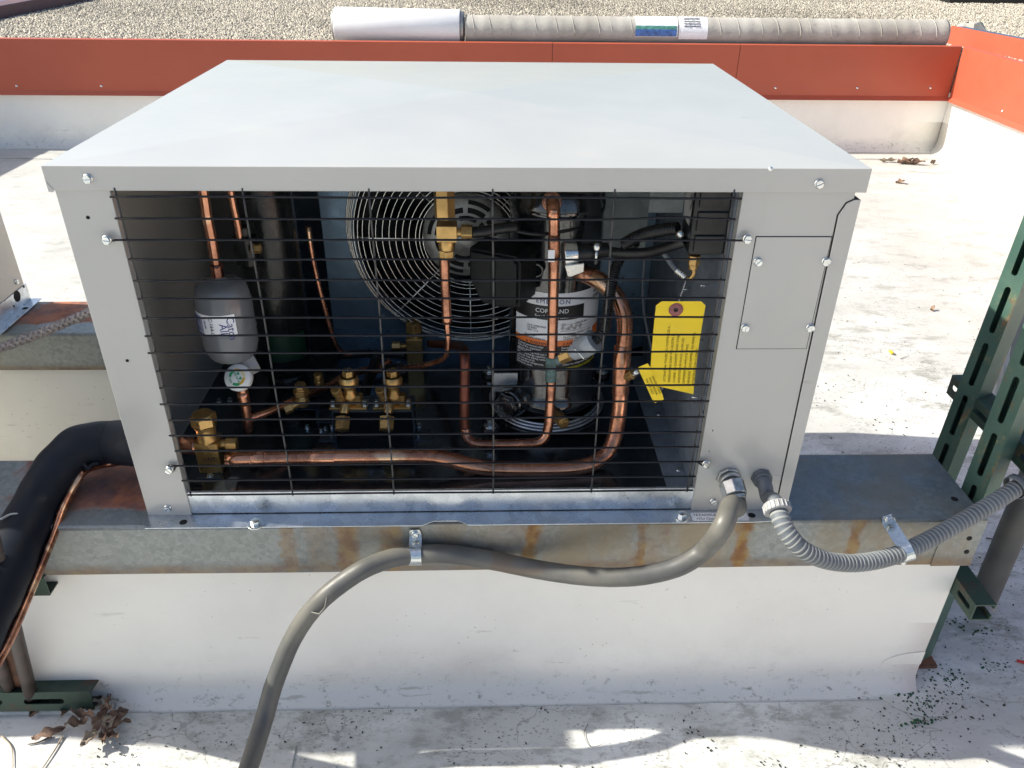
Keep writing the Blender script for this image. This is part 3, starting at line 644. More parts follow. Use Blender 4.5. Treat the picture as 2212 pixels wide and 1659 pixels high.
# screws: hex washer heads with a slot, each one a part
def screw_mesh(name, s=1.0, slot=True, mat='zinc', wash=.0066):
    b = MB(); b.lathe([(wash*s, 0), (wash*s, .0008*s), (.0052*s, .0018*s)], (0, 0, 0), (0, -1, 0), 20)
    h0, h1 = .0016*s, .0048*s; r = .0050*s
    if slot:
        w = .0008*s
        for sg in (-1, 1):
            poly = [(r*math.cos(R_(a_)), r*math.sin(R_(a_))) for a_ in (0, 60, 120, 180)]
            poly = [(x, max(z, 0)+w) for x, z in poly]
            pts = [(x, z*sg) for x, z in poly]
            if sg < 0: pts = pts[::-1]
            n = len(pts); b.add([(x, -h1, z) for x, z in pts]+[(x, -h0, z) for x, z in pts], [tuple(range(n))]+[(i, n+i, n+(i+1) % n, (i+1) % n) for i in range(n)])
        b.cyl((0, -h0, 0), (0, -h0-.0012*s, 0), r*.93, None, 6)
    else:
        b.cyl((0, -h0, 0), (0, -h1*1.25, 0), r, r, 6, False); b.lathe([(r*.8, h1*1.25), (r*.6, h1*1.32), (0, h1*1.32)], (0, 0, 0), (0, -1, 0), 12)
    me = bpy.data.meshes.new(name); me.from_pydata([tuple(v) for v in b.v], [], b.f); me.polygons.foreach_set('use_smooth', b.sm); me.materials.append(M[mat]); return me
SCR = screw_mesh('screw'); BLT = screw_mesh('bolt', 1.5, False, 'zinc', .0082); SML = screw_mesh('small_screw', .8)
def screws(lst, y, me=SCR, name='screw', par=cu):
    for px, py in lst:
        place(me, name, par, PY(px, py, y), (0, R_(random.uniform(0, 180)), 0))
screws([(190, 386), (1769, 397)], -.0004); screws([(362, 1098), (1541, 1083)], .0028); screws([(1637, 565), (1784, 565), (1609, 708), (1750, 708)], .0014)
screws([(231, 518), (1614, 516), (366, 1015), (1525, 1002)], -.0055)
for px, py in ((231, 518), (1614, 516), (366, 1015), (1525, 1002)):
    p = PY(px, py, .0030); b = MB(); b.cyl(p, p+Vector((0, -.0085, 0)), .0032, None, 10); b.build('standoff', 'black', cu)
# base: galvanised front rail, mounting flange, pan
mb = MB(); z0 = .4465
pr_ = [(.0062, z0), (.0062, .4895), (.0100, .4905), (.0100, .486), (.0076, .486), (.0076, z0+.001)]
mb.prism([(y, z) for y, z in pr_], .83, Matrix(((0, 1, 0, .0765), (1, 0, 0, 0), (0, 0, 1, 0), (0, 0, 0, 1)))); mb.build('base_rail', 'galv_clean', cu, .0005)
nx0, nx1 = PZ(912, 1136, .4465).x, PZ(1012, 1134, .4465).x
fy = -.0275
mb = MB(); pl = [(.0125, fy), (nx0, fy), (nx0+.018, fy+.0105), (nx1-.018, fy+.0105), (nx1, fy), (1.000, fy), (1.055, fy+.004), (1.055, .010), (.010, .010), (.002, -.008)]
n = len(pl); mb.add([(x, y, .4432) for x, y in pl]+[(x, y, .4450) for x, y in pl], [tuple(reversed(range(n))), tuple(range(n, 2*n))]+[(i, (i+1) % n, n+(i+1) % n, n+i) for i in range(n)])
mb.build('mounting_flange', 'galv_clean', cu, .0004)
for px, py, r in ((396, 1128, .0062), (1624, 1113, .0062)):
    p = PZ(px, py, .4451); b = MB(); b.cyl(p, p+Vector((0, 0, .0003)), r, None, 16); b.build('hole', 'hole', cu)
for px, py in ((553, 1133), (1473, 1117)):
    p = PZ(px, py, .4452); b = MB(); b.lathe([(.0135, 0), (.0135, .0016), (.006, .0016)], p, (0, 0, 1), 28); b.cyl(p+Vector((0, 0, .0016)), p+Vector((0, 0, .0088)), .0078, None, 6, False, True, .3); b.lathe([(.0066, 0), (.005, .0008), (0, .0010)], p+Vector((0, 0, .0088)), (0, 0, 1), 16)
    b.build('bolt', 'zinc', cu, .0003)
st = [PZ(1491, 1110, .4452), PZ(1500, 1124, .4452), PZ(1618, 1121, .4452), PZ(1604, 1103, .4452)]
xa, xb = st[0].x, st[2].x; ya, yb = fy+.003, -.0035
b = MB(); pts = []
for cx_, cy_, a0_ in ((xb-.004, ya+.004, -90), (xb-.004, yb-.004, 0), (xa+.004, yb-.004, 90), (xa+.004, ya+.004, 180)):
    pts += [(cx_+.004*math.cos(R_(a0_+k*30)), cy_+.004*math.sin(R_(a0_+k*30))) for k in range(4)]
b.add([(x, y, .44535) for x, y in pts], [tuple(range(len(pts)))]); sticker = b.build('sticker', 'white', cu)
F = mframe((xa+.004, yb-.0085, .4454), (1, 0, 0), (0, 1, 0))
text('TEZA035L8-HS2', .0078, F, 'ink', cu); F = mframe((xa+.007, yb-.0175, .4454), (1, 0, 0), (0, 1, 0)); text('+CU Chassis', .0072, F, 'ink', cu)
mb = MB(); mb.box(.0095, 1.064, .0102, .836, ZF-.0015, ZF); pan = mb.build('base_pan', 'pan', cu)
# inner walls: divider to the electrical compartment (right), fan shroud deck behind, coil
XW = .9040
mb = MB(); mb.box(XW, XW+.0012, .0215, .50, ZF+.0005, .986)
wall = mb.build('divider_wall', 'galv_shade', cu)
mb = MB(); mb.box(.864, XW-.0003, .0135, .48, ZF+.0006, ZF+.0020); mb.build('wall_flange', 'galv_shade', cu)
for px, py in ((1423, 895), (1466, 1015)):
    place(SML, 'screw', cu, PZ(px, py, ZF+.0021), (R_(-90), 0, 0))
for px, py in ((1530, 617), (1518, 734), (1510, 858), (1490, 625)):
    p = PX(px, py, XW-.0005); b = MB(); b.cyl(p, p+Vector((-.012, 0, 0)), .0022, .0012, 8); b.build('screw_tip', 'zinc', cu)
for px, py in ((1519, 900), (1540, 940), (1500, 880), (1532, 985)):
    p = PX(px, py-10, XW-.0004); b = MB(); b.cyl(p, p+Vector((-.0004, 0, 0)), .0018, None, 8); b.build('hole', 'hole', cu)
# shroud with a round fan opening
YS = .50; FC = Vector((.533, YS, .752)); FR = .232
mb = MB(); xl, xr, zb, zt = .238, XW-.001, ZF+.0005, .986; N = 72; vs = []
for i in range(N):
    t = 2*math.pi*i/N; c, s = math.cos(t), math.sin(t)
    k = min((xr-FC.x)/c if c > 1e-6 else ((xl-FC.x)/c if c < -1e-6 else 9), (zt-FC.z)/s if s > 1e-6 else ((zb-FC.z)/s if s < -1e-6 else 9))
    rr = min(FR, k*.985); vs += [(FC.x+c*rr, YS, FC.z+s*rr), (FC.x+c*k, YS, FC.z+s*k), (FC.x+c*rr, YS+.03, FC.z+s*rr)]
mb.add(vs, [(i*3, ((i+1) % N)*3, ((i+1) % N)*3+1, i*3+1) for i in range(N)]+[(i*3, i*3+2, ((i+1) % N)*3+2, ((i+1) % N)*3) for i in range(N)])
mb.box(xl, xl+.0015, YS+.0005, .60, zb, zt)
for z in (.515, .533): mb.box(xl+.002, xr, YS-.0016, YS-.0002, z, z+.0022)
mb.build('fan_shroud', 'shroud', cu)
screws([(828, 684), (640-15, 760)], YS-.001, SML)
mb = MB(); mb.box(.24, .90, .60, .69, .49, .98); coil = mb.build('condenser_coil', 'black', cu)
for i in range(0, 30): pass
# fan blades behind the guard
fan = MB()
for k in range(4):
    a0_ = R_(20+90*k)
    vs = []
    for j in range(7):
        r = .05+.165*j/6
        for s_ in range(5):
            t = a0_+(s_/4-.5)*R_(62)*(.8+.25*j/6); vs.append((FC.x+r*math.cos(t), YS+.035+(s_/4-.5)*.06, FC.z+r*math.sin(t)))
    fan.add(vs, [(j*5+s_, j*5+s_+1, (j+1)*5+s_+1, (j+1)*5+s_) for j in range(6) for s_ in range(4)], True)
fan.cyl((FC.x, YS+.01, FC.z), (FC.x, YS+.07, FC.z), .05, None, 24)
fan.build('fan', 'dull_steel' if 0 else 'black', cu)
# wire fan guard, basket shaped: every ring a sub-part
GC = Vector((.531, .455, .757))
fg = MB(); fg.lathe([(.243, 0), (.246, .0), (.246, .002), (.243, .002), (.243, 0)], (GC.x, YS-.001, GC.z), (0, -1, 0), 72); fg = fg.build('fan_guard', 'chrome', cu)
def ring(r, y, wr=.0011, seg=84, name='ring', par=fg, mat='chrome', squash=None):
    b = MB(); vs = []
    for i in range(seg):
        t = 2*math.pi*i/seg; c, s = math.cos(t), math.sin(t)
        x, z = GC.x+r*c, GC.z+r*s
        for k in range(6):
            u = 2*math.pi*k/6; vs.append((GC.x+(r+wr*math.cos(u))*c, y+wr*math.sin(u), GC.z+(r+wr*math.cos(u))*s))
    b.add(vs, [(i*6+k, i*6+(k+1) % 6, ((i+1) % seg)*6+(k+1) % 6, ((i+1) % seg)*6+k) for i in range(seg) for k in range(6)], True)
    return b.build(name, mat, par)
radii = [(.090, .447), (.0965, .447), (.104, .447)]+[(.117+.0128*i, .447+.0004*i) for i in range(8)]+[(.216, .451), (.2245, .457), (.2305, .464), (.2345, .471), (.238, .478), (.240, .485), (.242, .492)]
for r, y in radii: ring(r, y)
for a_ in (180, 227, 270, 318, 0, 45, 90, 135):
    c, s = math.cos(R_(a_)), math.sin(R_(a_)); b = MB()
    pts = [GC+Vector((c*r, dy-.455+.0032, s*r)) for r, dy in ((.085, .447), (.19, .449), (.216, .4535), (.2305, .466), (.240, .487), (.243, .499))]
    b.tube(pts, .0019, 8); b.build('spoke', 'chrome', fg)
# motor: dull end bell with vent slots, standing forward of the fan
mc = PY(1006, 512, .435)
b = MB(); b.lathe([(.083, -.045), (.083, -.008), (.079, .0), (.060, .004), (.026, .010), (.022, .020), (0, .020)], mc, (0, -1, 0), 48)
mt_ = b.build('fan_motor', 'dull_steel', cu)
for ri, ro in ((.036, .045), (.050, .060), (.066, .074)):
    for a_ in range(0, 360, 60 if ri < .04 else 45):
        if ri > .06 and a_ % 90 == 0: continue
        b = MB(); vs = []; wd = 18 if ri > .04 else 24
        for k in range(7):
            t = R_(a_+22-wd+wd*2*k/6)
            for rr in (ri, ro): 
                yy = -(.004-(rr-.060)/(.079-.060)*.004) if rr > .06 else -(.010-(rr-.026)/(.034)*.006)
                vs.append((mc.x+rr*math.cos(t), mc.y+yy-.0006, mc.z+rr*math.sin(t)))
        b.add(vs, [(k*2, k*2+1, k*2+3, k*2+2) for k in range(6)]); b.build('vent_slot', 'hole', mt_)

# ---- front wire guard
wg = link('wire_guard', None, (.49, 0, .48), cu)
wr = .0016
xsv = [PY(x, 1040, .0010).x for x in (405, 628, 849, 1065.5, 1279, 1488)]
zs = [PY(1066, y, -.003).z for y in (427, 473.5, 519, 560.5, 605, 644.5, 685.5, 723.5, 760.5, 798, 834, 869, 903, 936.5, 969, 1001, 1032.5, 1063)]
for i, z in enumerate(zs):
    x0 = .0790+random.uniform(-.004, .004); x1 = .9005+random.uniform(-.003, .003); pts = []
    hook = i in (2, 15)
    if hook:
        a_ = PY(231 if i == 2 else 366, 518 if i == 2 else 1015, -.003); c_ = PY(1614 if i == 2 else 1525, 516 if i == 2 else 1002, -.003)
        pts = [a_, Vector((a_.x+.006, -.0035, a_.z-.001)), Vector((a_.x+.014, -.003, z)), Vector((.10, -.003, z)), Vector((.5, -.003, z+.0004)), Vector((.88, -.003, z)), Vector((c_.x-.016, -.003, z)), Vector((c_.x-.006, -.0035, c_.z-.002)), c_]
        pts = smooth(pts, 5)
    else:
        ph = random.uniform(0, 6); am = random.uniform(.0001, .0006)
        for k in range(25):
            x = x0+(x1-x0)*k/24; dz = am*math.sin(k*.5+ph)
            if i == 1: dz += .0035*math.exp(-((x-.815)/.045)**2)      # one wire is bowed up at its right end
            pts.append(Vector((x, -.003, z+dz)))
    b = MB(); b.tube(pts, wr, 8); b.build('wire', 'black_wire', wg)
for x in xsv:
    b = MB(); b.tube([Vector((x+.0006*math.sin(k+x*40), .0006, .992-k*(.992-(zs[-1]-.0055))/12)) for k in range(13)], wr*.9, 8); b.build('wire', 'grey_wire', wg)

# ---- pipes
def pipe(name, pts, r, mat, n=8, seg=16, par=cu, **k):
    b = MB(); b.tube(smooth(pts, n), r, seg); return b.build(name, mat, par, **k)
Y = PY
pipe('suction_pipe', [Y(1238, 588, .215), Y(1262, 594, .20), Y(1290, 603, .19), Y(1322, 627, .172), Y(1342, 660, .158), Y(1350, 700, .148), Y(1347, 760, .138), Y(1341, 850, .122), Y(1334, 915, .108), Y(1324, 955, .096),
     Y(1305, 985, .083), Y(1270, 1005, .072), Y(1220, 1013, .066), Y(1140, 1014, .064), Y(1060, 1012, .064), Y(1020, 1006, .064), Y(975, 994, .066), Y(935, 986, .068), Y(890, 984.5, .070), Y(800, 985.5, .070), Y(640, 988, .070), Y(490, 992, .070)], .0134, 'copper', 6, 22)
for px, ln in ((560, 14), (700, 26)):
    b = MB(); b.cyl(Y(px-ln, 989.5-(px > 600)*2, .070), Y(px+ln, 989-(px > 600)*2, .070), .0149, None, 22); b.build('pipe_coupling', 'copper_dark', cu, .001)
b = MB(); b.cyl(Y(1346, 745, .141), Y(1340, 850, .122), .0150, None, 22); b.build('pipe_coupling', 'copper', cu, .001)
b = MB(); b.tube(smooth([Y(1252, 591, .209), Y(1275, 597, .196), Y(1300, 610, .183), Y(1318, 625, .173)], 5), .0150, 22); b.build('pipe_coupling', 'copper_dark', cu)
pipe('discharge_pipe', [Y(1192, 434, .175), Y(1193, 436, .150), Y(1196, 450, .134), Y(1197, 480, .130), Y(1196, 600, .128), Y(1192, 780, .126), Y(1188, 880, .124), Y(1184, 925, .120), Y(1176, 946, .116), Y(1160, 956, .113), Y(1130, 958, .112),
     Y(1040, 959, .112), Y(1020, 955, .116), Y(1009, 944, .122), Y(1004, 925, .128)], .0086, 'copper', 6, 18)
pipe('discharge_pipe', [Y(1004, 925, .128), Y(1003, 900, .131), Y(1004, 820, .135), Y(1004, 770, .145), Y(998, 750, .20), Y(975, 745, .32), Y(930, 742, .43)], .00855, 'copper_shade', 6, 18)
pipe('verdigris_sleeve', [Y(1191, 770, .126), Y(1190, 800, .1255), Y(1189.5, 822, .125)], .0096, plain('verdigris', (.10, .16, .15), .7, .2, .5, 60, .4), 4)
for y0_, y1_, nm in ((520, 548, 'copper'),): pipe('pipe_coupling', [Y(1197, 505, .1297), Y(1197, 558, .129)], .0094, 'copper', 3)
pipe('pipe_coupling', [Y(1192, 436, .166), Y(1194.5, 446, .14), Y(1196, 470, .131)], .0108, 'copper_dark', 4)
b = MB(); b.cyl(Y(1192, 436, .196), Y(1192, 436, .166), .0165, .0150, 24); b.cyl(Y(1192, 436, .166), Y(1192, 436, .160), .0135, .0125, 24); b.build('discharge_flange', 'copper_dark', cu, .001)
pipe('liquid_pipe', [Y(438, 405, .150), Y(443, 435, .150), Y(448, 470, .150), Y(458, 520, .150), Y(467, 575, .150), Y(472, 604, .150)], .0079, 'copper', 6, 18)
pipe('pipe_coupling', [Y(467, 570, .150), Y(470, 590, .150), Y(472, 604, .150)], .0100, 'copper_dark', 3)
pipe('liquid_pipe', [Y(497, 405, .24), Y(505, 450, .24), Y(516, 500, .24), Y(522, 560, .24)], .0058, 'copper_dark', 5, 12)
b = MB(); p = Y(533, 540, .25); b.cyl(p+Vector((0, 0, -.024)), p+Vector((0, 0, .024)), .021, None, 10, False); b.cyl(p+Vector((0, 0, .024)), p+Vector((0, 0, .042)), .012, None, 10); b.build('service_valve', 'black', cu, .002)
b = MB(); p = Y(543, 537, .235); b.cyl(p, p+Vector((.016, 0, 0)), .0085, None, 6, False); b.build('valve_nut', 'brass', cu, .0008)
# receiver tank, its label and strap
tc = Y(590, 600, .38)
b = MB(); z1 = 1.0; b.lathe([(.0, ZF+.02), (.03, ZF+.022), (.049, ZF+.035), (.056, ZF+.06), (.056, .93), (.049, .955), (.03, .968), (0, .97)], (tc.x, tc.y, 0), (0, 0, 1), 40); 
b.cyl((tc.x, tc.y, ZF), (tc.x, tc.y, ZF+.03), .040, None, 24)
rec = b.build('receiver_tank', 'tank', cu)
def wrap(cx_, cy_, r, th0, th1, z0_, z1_, name, mat, par, n=16, slant=0, edge=None):
    b = MB(); vs = []
    for i in range(n+1):
        th = th0+(th1-th0)*i/n; x, y = cx_+r*math.sin(th), cy_-r*math.cos(th)
        vs += [(x, y, z0_), (x, y, z1_)]
    b.add(vs, [(i*2, i*2+2, i*2+3, i*2+1) for i in range(n)], True); return b.build(name, mat, par)
wrap(tc.x, tc.y, .0566, -.2, 1.1, Y(590, 783, .325).z, Y(590, 728, .325).z, 'green_label', 'green_label', rec)
# filter drier with its label
dc = Y(490, 690, .150); zt_, zb_ = Y(478, 602, .150).z, Y(507, 778, .150).z
hd = zt_-zb_; rr = .0440
prof = [(.009, 0), (.012, .004), (.026, .006), (.035, .012), (.040, .020), (.0415, .027), (.0422, .029), (rr, .036), (rr, hd-.034), (.0422, hd-.029), (.0418, hd-.022), (.038, hd-.010), (.028, hd-.003), (.012, hd-.0005), (.010, hd+.004)]
b = MB(); b.lathe(prof, (dc.x, dc.y, zb_), (0, 0, 1), 48); b.lathe([(rr, 0), (rr+.0012, .0015), (rr, .003)], (dc.x, dc.y, zb_+hd*.42), (0, 0, 1), 48)
dr = b.build('filter_drier', 'drier', cu)
lz0, lz1 = zb_+hd*.46, zb_+hd*.70
wrap(dc.x, dc.y, rr+.0005, -1.45, .62, lz0, lz1, 'paper_label', 'white', dr, 24)
def cyl_bend(cx_, cy_, r, th0, z0_, rot=0, zoff=0):
    cr, sr = math.cos(rot), math.sin(rot)
    def f(v):
        a_, b_ = v.x*cr-v.y*sr, v.x*sr+v.y*cr
        th = th0+a_/r; rr_ = r+.0003+v.z; return Vector((cx_+rr_*math.sin(th), cy_-rr_*math.cos(th), z0_+b_))
    return f
text('Catch', .017, None, 'ink_blue', dr, bend=cyl_bend(dc.x, dc.y, rr+.0006, .32, lz1-.003, -math.pi/2)); text('All', .017, None, 'ink_blue', dr, bend=cyl_bend(dc.x, dc.y, rr+.0006, .05, lz1-.014, -math.pi/2))
text('C-164-G', .0088, None, 'ink', dr, bend=cyl_bend(dc.x, dc.y, rr+.0006, -.30, lz1-.004, -math.pi/2)); text('SOLDER', .004, None, 'ink_blue', dr, bend=cyl_bend(dc.x, dc.y, rr+.0006, -.52, lz1-.010, -math.pi/2))
for i in range(6): text('MAXIMUM WORKING\nPRESSURE 650 PSIG', .0034, None, 'ink_blue', dr, bend=cyl_bend(dc.x, dc.y, rr+.0006, -.68-.14*i, lz1-.004, -math.pi/2)) if i < 5 else 0
# sight glass: grey hex body, white dial cap turned to the viewer
sg = Y(522, 800, .140); b = MB(); b.cyl(sg+Vector((.0, 0, .028)), sg+Vector((0, 0, -.024)), .0095, None, 20); b.cyl(sg+Vector((-.004, -.004, .004)), sg+Vector((.022, .012, .012)), .019, None, 6, False)
sgo = b.build('sight_glass', 'pvc_light', cu, .001)
dcap = Y(512, 815, .108); dirn = Vector((-.12, -.78, .58)).normalized()
b = MB(); b.lathe([(.021, -.014), (.0225, -.012), (.0225, -.002), (.0215, 0), (0, 0)], dcap, dirn, 40); b.box(-.004, .004, -.02, -.004, -.004, .004) if 0 else None
b.cyl(dcap-dirn*.012, sg, .015, .013, 16); b.build('dial_cap', 'white_cap', sgo)
ux_ = Vector((1, 0, 0)); ux_ = (ux_-dirn*ux_.dot(dirn)).normalized(); uy_ = dirn.cross(ux_); FM = mframe(dcap+dirn*.0004, ux_, uy_)
def arc(a0_, a1_, mat, r0=.0098, r1=.0142):
    b = MB(); n = 10; vs = []
    for i in range(n+1):
        t = R_(a0_+(a1_-a0_)*i/n); vs += [FM @ Vector((r0*math.cos(t), r0*math.sin(t), 0)), FM @ Vector((r1*math.cos(t), r1*math.sin(t), 0))]
    b.add(vs, [(i*2, i*2+1, i*2+3, i*2+2) for i in range(n)]); b.build('dial_mark', mat, sgo)
arc(115, 175, 'green_print'); arc(238, 292, 'green_print'); arc(60, 115, 'gold_print'); arc(-68, -5, 'gold_print'); arc(-5, 60, plain('pale_gold_print', (.80, .70, .40), .5))
for ch, a_ in (('Y', 186), ('R', 203), ('D', 220)):
    text(ch, .0052, FM @ Matrix.Rotation(R_(a_+90), 4, 'Z') @ Matrix.Translation((0, -.0142, .0001)), 'green_print', sgo, align='CENTER')
text('SPORLAN', .0046, FM @ Matrix.Rotation(R_(118), 4, 'Z') @ Matrix.Translation((-.0005, -.0012, .0001)), 'green_print', sgo, align='CENTER')
for sx in (-.0045, .0045):
    b = MB(); b.add([FM @ Matrix.Rotation(R_(118), 4, 'Z') @ Vector(v) for v in ((sx-.003, -.0062, .0002), (sx+.003, -.0062, .0002), (sx+.0008, -.0018, .0002), (sx-.0008, -.0018, .0002))], [(0, 1, 2, 3)]); b.build('dial_mark', 'green_print', sgo)
pipe('liquid_pipe', [Y(522, 830, .140), Y(528, 860, .140), Y(533, 895, .140), Y(537, 935, .138)], .0085, 'copper_dark', 4, 18)
pipe('pipe_coupling', [Y(524, 845, .140), Y(529, 872, .140)], .0098, 'copper', 3, 18)
pipe('liquid_pipe', [Y(535, 905, .139), Y(570, 893, .16), Y(610, 876, .19), Y(650, 858, .22), Y(700, 838, .27), Y(760, 806, .33), Y(820, 770+25, .37), Y(842, 780, .39)], .0075, 'copper_dark', 5, 16)
# small brass parts: angle valve on the liquid line
def brass_valve(p, h=.05, s=1., side=(1, 0, 0), par=cu, name='brass_valve', capn=6):
    b = MB(); p = Vector(p)
    b.lathe([(.009*s, 0), (.012*s, .004*s), (.0125*s, .016*s), (.009*s, .020*s), (.009*s, .024*s)], p, (0, 0, 1), 20)
    b.cyl(p+Vector((0, 0, .024*s)), p+Vector((0, 0, .034*s)), .0145*s, None, 6, False); b.cyl(p+Vector((0, 0, .034*s)), p+Vector((0, 0, .037*s)), .011*s, None, 16)
    b.cyl(p+Vector((0, 0, .037*s)), p+Vector((0, 0, .046*s)), .0105*s, None, capn, False)
    sd_ = Vector(side).normalized(); b.cyl(p+Vector((0, 0, .010*s)), p+Vector((0, 0, .010*s))+sd_*.022*s, .0075*s, None, 16); b.cyl(p+Vector((0, 0, .010*s))+sd_*.022*s, p+Vector((0, 0, .010*s))+sd_*.036*s, .0105*s, None, 6, False)
    return b.build(name, 'brass', par, .0006)
br = Y(655, 876, .205); brass_valve(br, s=1.0, side=(-.8, -.5, -.2)); b = MB(); p = Y(690, 832, .25); b.cyl(p, p+Vector((0, 0, .024)), .0085, None, 14); b.cyl(p+Vector((0, 0, .004)), p+Vector((0, 0, .012)), .0095, None, 14); b.build('valve_cap', 'brass', cu, .0006)
# bracket with two angle valves
bz = .543; bx0, bx1 = .290, .432; by = .166
b = MB(); b.box(bx0, bx1, by, by+.05, bz-.0015, bz); b.box(bx0, bx1, by-.0014, by, ZF, bz) if 0 else None
fr_ = [(bx0-.004, ZF), (bx0, bz), (bx1, bz), (bx1+.004, ZF), (bx1+.0028, ZF), (bx1-.0015, bz-.0022), (bx0+.0015, bz-.0022), (bx0-.0028, ZF)]
b.prism(fr_, .0016, Matrix.Translation((0, by-.002, 0))); b.box(bx0, bx0+.0015, by, by+.05, ZF, bz-.0016); b.box(bx1-.0015, bx1, by, by+.05, ZF, bz-.0016); b.box(bx0-.03, bx0-.001, by-.001, by+.03, ZF, ZF+.0015); b.box(bx1+.001, bx1+.03, by-.001, by+.03, ZF, ZF+.0015)
b.build('valve_bracket', 'liner', cu)
b = MB(); b.box(bx0+.002, bx1-.002, by+.012, by+.013, ZF+.001, bz-.003); b.build('bracket_dark_fill', 'box_black', cu)  # black sheet added for the shade inside the open bracket
for px in (752, 846):
    p = Y(px, 868, by+.016); p.z = bz; b = MB()
    b.box(p.x-.032, p.x+.034, p.y-.014, p.y+.016, bz, bz+.004)
    b.lathe([(.011, 0), (.014, .006), (.014, .018), (.0105, .024), (.0105, .034), (.017, .036), (.018, .046), (.0155, .052), (.0145, .054)], p+Vector((.004, .006, .004)), (0, 0, 1), 24)
    b.cyl(p+Vector((.004, .006, .058)), p+Vector((.004, .006, .070)), .0105, None, 6, False, True, .4)
    q = p+Vector((-.003, -.010, .012)); b.cyl(q, q+Vector((-.002, -.012, -.014)), .0085, .0085, 16); b.cyl(q+Vector((-.004, -.016, -.020)), q+Vector((-.004, -.034, -.034)), .0145, .0135, 6, False, True, .3); b.cyl(q+Vector((-.004, -.034, -.034)), q+Vector((-.004, -.035, -.0348)), .0098, None, 20)
    b.cyl(p+Vector((-.010, -.006, .012)), p+Vector((-.014, -.014, .034)), .0072, None, 16); b.cyl(p+Vector((-.014, -.014, .034)), p+Vector((-.016, -.018, .046)), .0088, None, 16)
    b.cyl(p+Vector((.018, .004, .004)), p+Vector((.018, .004, .022)), .009, None, 6, False)
    b.build('brass_valve', 'brass', cu, .0006)
    for dx in (-.026, .030):
        s_ = MB(); q = p+Vector((dx, -.004, .004)); s_.cyl(q, q+Vector((0, 0, .010)), .0045, None, 6, False); s_.cyl(q+Vector((0, 0, -.0)), q+Vector((0, 0, .0012)), .0062, None, 16); s_.build('bolt', 'zinc', cu, .0004)
# floor bolts and clips
for px, py in ((474, 868), (497, 866), (687, 898), (702, 928), (718, 924), (695, 932), (905, 922), (904, 944), (664, 925), (716, 942), (862, 762+26)):
    p = PZ(px, py, ZF); s_ = MB(); s_.cyl(p, p+Vector((0, 0, .0012)), .0058, None, 16); s_.cyl(p+Vector((0, 0, .0012)), p+Vector((0, 0, .0068)), .0042, None, 6, False); s_.build('bolt', 'zinc', cu, .0004)
b = MB(); p = PZ(672, 905, ZF); b.box(p.x-.028, p.x+.012, p.y, p.y+.030, ZF+.020, ZF+.0215); b.box(p.x+.0105, p.x+.012, p.y, p.y+.03, ZF, ZF+.020); b.box(p.x+.0122, p.x+.045, p.y-.012, p.y+.03, ZF, ZF+.0016); b.build('clip_bracket', 'liner', cu)
# rotalock valve at the suction outlet, left front
lv = PZ(463, 1010, ZF+.002); lv.z = ZF; b = MB()
x, y = lv.x, lv.y
b.box(x-.019, x+.019, y-.017, y+.017, ZF+.0025, ZF+.062)
b.lathe([(.0175, .060), (.0165, .066), (.0155, .070), (.0160, .086), (.0185, .088), (.0195, .092)], (x, y, ZF), (0, 0, 1), 32)
b.cyl((x, y, ZF+.092), (x, y, ZF+.110), .0212, None, 6, False, True, .52); b.lathe([(.0175, .110), (.0165, .1125), (0, .1125)], (x, y, ZF), (0, 0, 1), 24)
b.cyl((x+.019, y, ZF+.052), (x+.029, y, ZF+.052), .0075, None, 16); b.cyl((x+.029, y, ZF+.052), (x+.047, y, ZF+.052), .0110, None, 6, False, True, .52)
b.build('rotalock_valve', 'brass', cu, .0012)
text('OMC', .011, mframe((x-.010, y-.0173, ZF+.028), (1, 0, 0), (0, 0, 1)), 'ink', cu)
b = MB(); b.box(x-.021, x+.019, y-.030, y-.005, ZF, ZF+.002); b.build('valve_foot', 'liner', cu, .0005)
p = Vector((x, y-.024, ZF+.002)); s_ = MB(); s_.cyl(p, p+Vector((0, 0, .001)), .006, None, 16); s_.cyl(p+Vector((0, 0, .001)), p+Vector((0, 0, .005)), .0045, None, 6, False); s_.build('bolt', 'zinc', cu, .0004)
pipe('outlet_pipe', [Vector((x-.018, y, ZF+.048)), Vector((x-.05, y, ZF+.048)), Vector((.018, y, ZF+.050)), Vector((-.03, y, ZF+.05))], .0148, 'copper_dark', 4, 20)
OUT = Vector((.0, y, ZF+.05))
# discharge valve standing at the shroud
dv = Vector((.414, .447, ZF)); b = MB(); x, y = dv.x, dv.y
b.box(x-.0165, x+.0165, y-.016, y+.016, ZF, ZF+.068); b.lathe([(.0155, .067), (.0145, .074), (.0145, .080)], (x, y, ZF), (0, 0, 1), 24); b.cyl((x, y, ZF+.080), (x, y, ZF+.100), .0185, .0175, 6, False, True, .5)
b.cyl((x-.0165, y, ZF+.045), (x-.030, y, ZF+.045), .0065, None, 14); b.cyl((x-.030, y, ZF+.045), (x-.048, y, ZF+.045), .0100, None, 6, False)
b.build('rotalock_valve', 'brass', cu, .001)
pipe('bypass_pipe', [Vector((x-.016, y, ZF+.02)), Y(840, 767, .44), Y(790, 764, .43)], .0055, 'copper_dark', 5, 12)
pipe('pipe_sleeve', [Y(878, 766, .438), Y(830, 765, .435), Y(785, 764, .43), Y(740, 768, .42)], .0085, 'black', 5, 12)
pipe('capillary_pipe', [Y(665, 490, .40), Y(676, 560, .40), Y(692, 630, .40), Y(712, 705, .40), Y(724, 742, .40), Y(738, 760, .405), Y(760, 766, .41)], .0048, 'copper', 6, 12)
pipe('pipe_sleeve', [Y(812, 776, .38), Y(805, 800, .34), Y(792, 835, .29), Y(785, 860, .26)], .0105, 'black', 5, 12)
